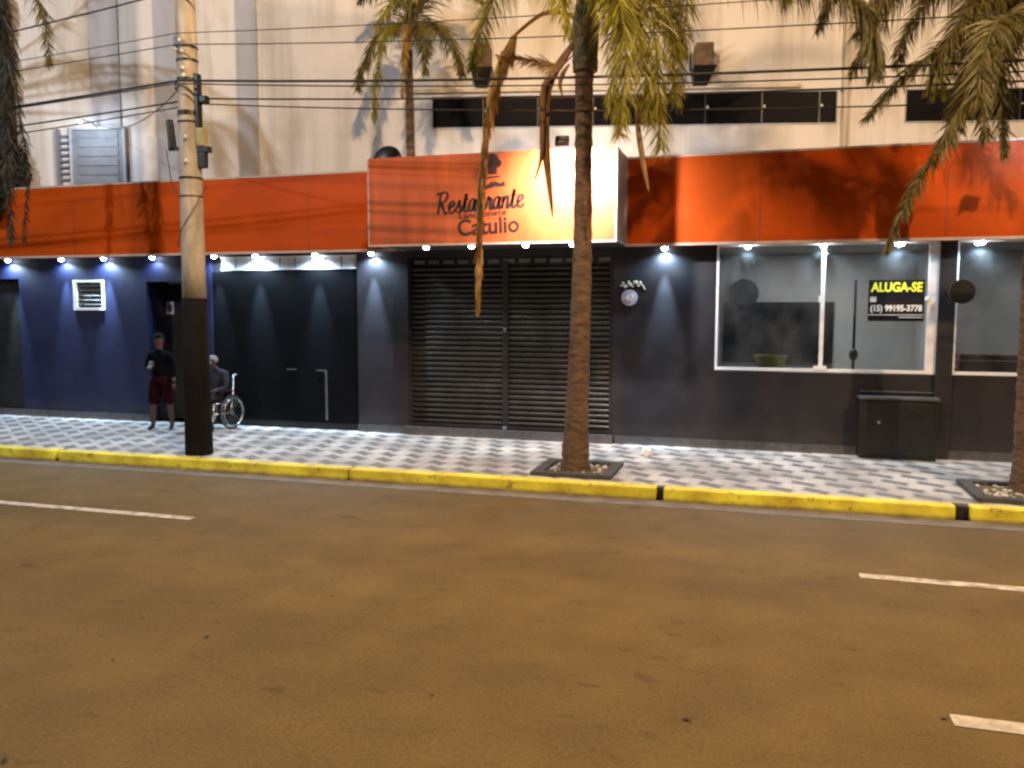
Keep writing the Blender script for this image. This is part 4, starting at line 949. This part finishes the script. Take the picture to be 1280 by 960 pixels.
# standing figure in the doorway
pf = at(203, 537, Z=ZP)
pe = empty('person', 'standing person in black top and dark red shorts by the dark doorway', 'person', (pf.x, pf.y, ZP), R(12))
k = .93
V = lambda x_, y_, z_: Vector((x_, y_, z_))*k
v = {'pelvis': (V(0, 0, .95), (.155, .115)), 'waist': (V(0, 0, 1.10), (.135, .1)), 'chest': (V(0, 0, 1.32), (.165, .115)), 'neckb': (V(0, -.005, 1.49), .07), 'neck': (V(0, -.015, 1.55), .054), 'jaw': (V(0, -.03, 1.62), .07), 'head': (V(0, -.02, 1.70), .092), 'top': (V(0, -.01, 1.765), .07)}
e = [('pelvis', 'waist'), ('waist', 'chest'), ('chest', 'neckb'), ('neckb', 'neck'), ('neck', 'jaw'), ('jaw', 'head'), ('head', 'top')]
for s_, n_ in ((-1, 'l'), (1, 'r')):
    v[n_+'sh'] = (V(s_*.19, 0, 1.44), .062); v[n_+'el'] = (V(s_*.25, -.04, 1.15) if s_ < 0 else V(.255, .03, 1.15), .043); v[n_+'wr'] = (V(-.06, -.27, 1.20) if s_ < 0 else V(.28, -.06, .90), .03)
    ff = -.12 if s_ < 0 else .02; wx_ = .11 if s_ < 0 else .17
    v[n_+'hip'] = (V(s_*.095, 0, .88), .092); v[n_+'kn'] = (V(s_*(wx_), ff*.5-.02, .49), .06); v[n_+'an'] = (V(s_*(wx_+.01), ff+.02, .09), .04); v[n_+'toe'] = (V(s_*(wx_+.04), ff-.12, .035), .036)
    e += [('chest', n_+'sh'), (n_+'sh', n_+'el'), (n_+'el', n_+'wr'), ('pelvis', n_+'hip'), (n_+'hip', n_+'kn'), (n_+'kn', n_+'an'), (n_+'an', n_+'toe')]
def ch(c):
    z = c.z/k
    if z < .12: return 3
    if z < .50: return 0
    if z < 1.02 and abs(c.x) < .24 and c.y > -.2: return 2
    if z > 1.53: return 0
    if c.y < -.17 and z > 1.1 or (c.x > .24 and z < 1.0): return 0
    return 1
link(skin_mesh(v, e), 'body', [M['skin'], M['shirtblack'], M['shortsred'], M['rubber']], pe, ch)
head_bits(pe, V(0, -.02, 1.70), .098*k, (.35, -1, -.4), M['hair'])
hand(pe, V(-.06, -.27, 1.20), (.5, -.45, .35), .5, .95); hand(pe, V(.28, -.06, .90), (.05, -.15, -1), .3, .95)
m = MB()
for s_ in (-1, 1):
    q0, q1 = V(s_*.09, 0, .93), V(s_*(.11 if s_ < 0 else .165)*.98, (-.12 if s_ < 0 else .02)*.5-.01, .52)
    m.tube([q0, q0.lerp(q1, .5), q1], [.112, .108, .105], 14, False)
m.tube([V(0, 0, 1.03), V(0, 0, .90)], [.152, .165], 16, False)
m.build('shorts', M['shortsred'], pe, True)
tag(MB().box(-.035, .035, -.006, .006, -.07, .07, .005).build('phone', M['phone']), 'pale phone held by the standing person', 'phone')
ph = bpy.data.objects['phone']; ph.location = pe.matrix_basis @ V(-.01, -.345, 1.25); ph.rotation_euler = (R(-35), 0, R(12))

# wheelchair and its user (chair faces -y before turning)
wf = at(288, 515, Y=12.72)-Vector((.42, .12, 0)); wrz = R(-6)
wc = empty('wheelchair', 'wheelchair parked on the pavement just right of the utility pole', 'wheelchair', (wf.x+.16, wf.y+.02, ZP), wrz)
for s_ in (-1, 1):
    wh = MB().ring((s_*.29, .12, .305), .29, .016, (1, 0, 0), 36).build('wheel', M['rubber'], wc, True)
    m = MB().ring((s_*.29, .12, .305), .268, .008, (1, 0, 0), 36); m.ring((s_*.33, .12, .305), .245, .009, (1, 0, 0), 36); m.build('rim', M['steel'], wh, True)
    m = MB()
    for q in range(18): m.tube([(s_*.29, .12, .305), (s_*.29, .12+.265*math.cos(q*PI/9), .305+.265*math.sin(q*PI/9))], .0028, 4)
    m.disc((s_*.29, .12, .305), .03, .06, 'X', 12); m.build('spokes', M['steel'], wh)
    c_ = MB().ring((s_*.22, -.33, .075), .058, .017, (1, 0, 0), 20).build('caster', M['rubber'], wc, True)
    MB().tube([(s_*.22, -.33, .075), (s_*.22, -.30, .2), (s_*.22, -.26, .3)], .012, 6).build('fork', M['steel'], c_)
    m = MB().tube([(s_*.24, .24, .95), (s_*.24, .2, .47), (s_*.24, .14, .305), (s_*.24, .0, .29), (s_*.24, -.28, .3)], .013, 8).tube([(s_*.24, .2, .47), (s_*.24, -.28, .47), (s_*.24, -.28, .3), (s_*.2, -.42, .14)], .013, 8).tube([(s_*.24, .24, .95), (s_*.24, .36, .955)], .016, 8)
    m.build('frame', M['steel'], wc, True)
    m = MB().box(s_*.26-.03, s_*.26+.03, -.16, .16, .67, .70, .01).tube([(s_*.25, -.1, .47), (s_*.25, -.1, .67)], .01, 6); m.build('armrest', M['black'], wc)
    MB().box(s_*.14-.08, s_*.14+.08, -.53, -.38, .115, .13, .004).build('footplate', M['dimsteel'], wc)
MB().box(-.22, .22, -.24, .2, .46, .49, .012).build('seat', M['black'], wc); MB().box(-.22, .22, .205, .225, .5, .93, .008).build('backrest', M['black'], wc)
pw_ = empty('person', 'hunched person in navy top and grey cap sitting in the wheelchair', 'person', (wf.x+.16, wf.y+.02, ZP), wrz)
V = lambda x_, y_, z_: Vector((x_+.03+.10*max(0, z_-.6)/.5, y_, z_))
v = {'pelvis': (V(0, .08, .60), (.155, .12)), 'waist': (V(0, .07, .74), (.15, .12)), 'chest': (V(0, .0, .94), (.165, .13)), 'neckb': (V(0, -.07, 1.06), .075), 'neck': (V(0, -.115, 1.10), .056), 'jaw': (V(0, -.18, 1.13), .066), 'head': (V(0, -.17, 1.20), .088), 'top': (V(0, -.16, 1.26), .065)}
e = [('pelvis', 'waist'), ('waist', 'chest'), ('chest', 'neckb'), ('neckb', 'neck'), ('neck', 'jaw'), ('jaw', 'head'), ('head', 'top')]
for s_, n_ in ((-1, 'l'), (1, 'r')):
    v[n_+'sh'] = (V(s_*.18, -.02, 1.0), .068); v[n_+'el'] = (V(s_*.235, -.02, .75), .05); v[n_+'wr'] = (V(s_*.14, -.22, .70), .032)
    v[n_+'hip'] = (V(s_*.095, .0, .575), .088); v[n_+'kn'] = (V(s_*.13, -.36, .57), .064); v[n_+'an'] = (V(s_*.14, -.42, .20), .042); v[n_+'toe'] = (V(s_*.15, -.55, .165), .036)
    e += [('chest', n_+'sh'), (n_+'sh', n_+'el'), (n_+'el', n_+'wr'), ('pelvis', n_+'hip'), (n_+'hip', n_+'kn'), (n_+'kn', n_+'an'), (n_+'an', n_+'toe')]
def ch2(c):
    if c.z > 1.09 and c.y < -.06: return 0
    if c.z < .21: return 3
    if c.z < .66: return 2
    if c.y < -.19 and .6 < c.z < .8: return 0
    return 1
link(skin_mesh(v, e), 'body', [M['skin'], M['navy'], M['trousers'], M['rubber']], pw_, ch2)
head_bits(pw_, V(0, -.175, 1.20), .095, (0, -1, -.5), M['cap'], True)
for s_ in (-1, 1): hand(pw_, V(s_*.14, -.22, .70), (-s_*.4, -.8, -.2), .3, .95)

# plastic bag dropped by the wall
m = MB(); bmesh.ops.create_icosphere(m.b, subdivisions=3, radius=.075)
rd = random.Random(9)
for q in m.b.verts: q.co = Vector((q.co.x*1.0, q.co.y*.8, q.co.z*1.1))*(1+rd.uniform(-.22, .22)); q.co.z = max(q.co.z, -.05)
o = m.build('plastic_bag', M['bag']); bp_ = at(808, 570, Z=ZP); o.location = (bp_.x, bp_.y, ZP+.051)
tag(o, 'crumpled white plastic bag on the pavement by the wall', 'bag')

# fallen leaves on the road
rd = random.Random(31); m = MB()
for q in range(20):
    a = rd.uniform(-5, 2.2); c = rd.uniform(2.2, 5.0); an = rd.uniform(0, 6.28); s_ = rd.uniform(.015, .035)
    d = Vector((math.cos(an), math.sin(an), 0)); n_ = Vector((-d.y, d.x, 0)); p = Vector((a, c, .006))
    m.quad(p-d*s_, p-n_*s_*.4+Vector((0, 0, .006)), p+d*s_+Vector((0, 0, .004)), p+n_*s_*.4+Vector((0, 0, .002)))
tag(m.build('leaf_litter', M['leafdeadshade']), 'small withered leaves scattered on the road', 'leaves', None, 'stuff')

# ---------------------------------------------------------------- light
SOD = (1.0, .66, .37)
point('street_lamp_light', (-2.8, 6.0, 9.6), 2900, SOD, .11)
point('street_lamp_light', (7.0, 5.2, 9.4), 4600, SOD, .07)
point('street_lamp_light', (-13.0, 3.6, 9.2), 2300, (.80, .88, 1.0), .1)
point('wall_lamp_light', lp_, 34, (.72, .84, 1.0), .05)
l = bpy.data.lights.new('room_light', 'AREA'); l.energy = 66; l.color = (1, .96, .92); l.shape = 'RECTANGLE'; l.size = 1.2; l.size_y = .3
o = bpy.data.objects.new('room_light', l); COL.objects.link(o); o.location = (.9, 14.9, 3.28)
l2 = l.copy(); l2.energy = 26; o = bpy.data.objects.new('room_light', l2); COL.objects.link(o); o.location = (4.2, 14.9, 3.28)
W = bpy.data.worlds.new('World'); S.world = W; W.use_nodes = True
bg = W.node_tree.nodes['Background']; bg.inputs['Color'].default_value = (.020, .017, .018, 1); bg.inputs['Strength'].default_value = 1.0

S.view_settings.view_transform = 'Standard'; S.view_settings.look = 'None'; S.view_settings.exposure = 0; S.view_settings.gamma = 1
S.render.engine = 'CYCLES'; S.cycles.use_denoising = True; S.cycles.max_bounces = 6; S.cycles.sample_clamp_indirect = 4
S.cycles.pixel_filter_type = 'BLACKMAN_HARRIS'; S.cycles.filter_width = 2.5
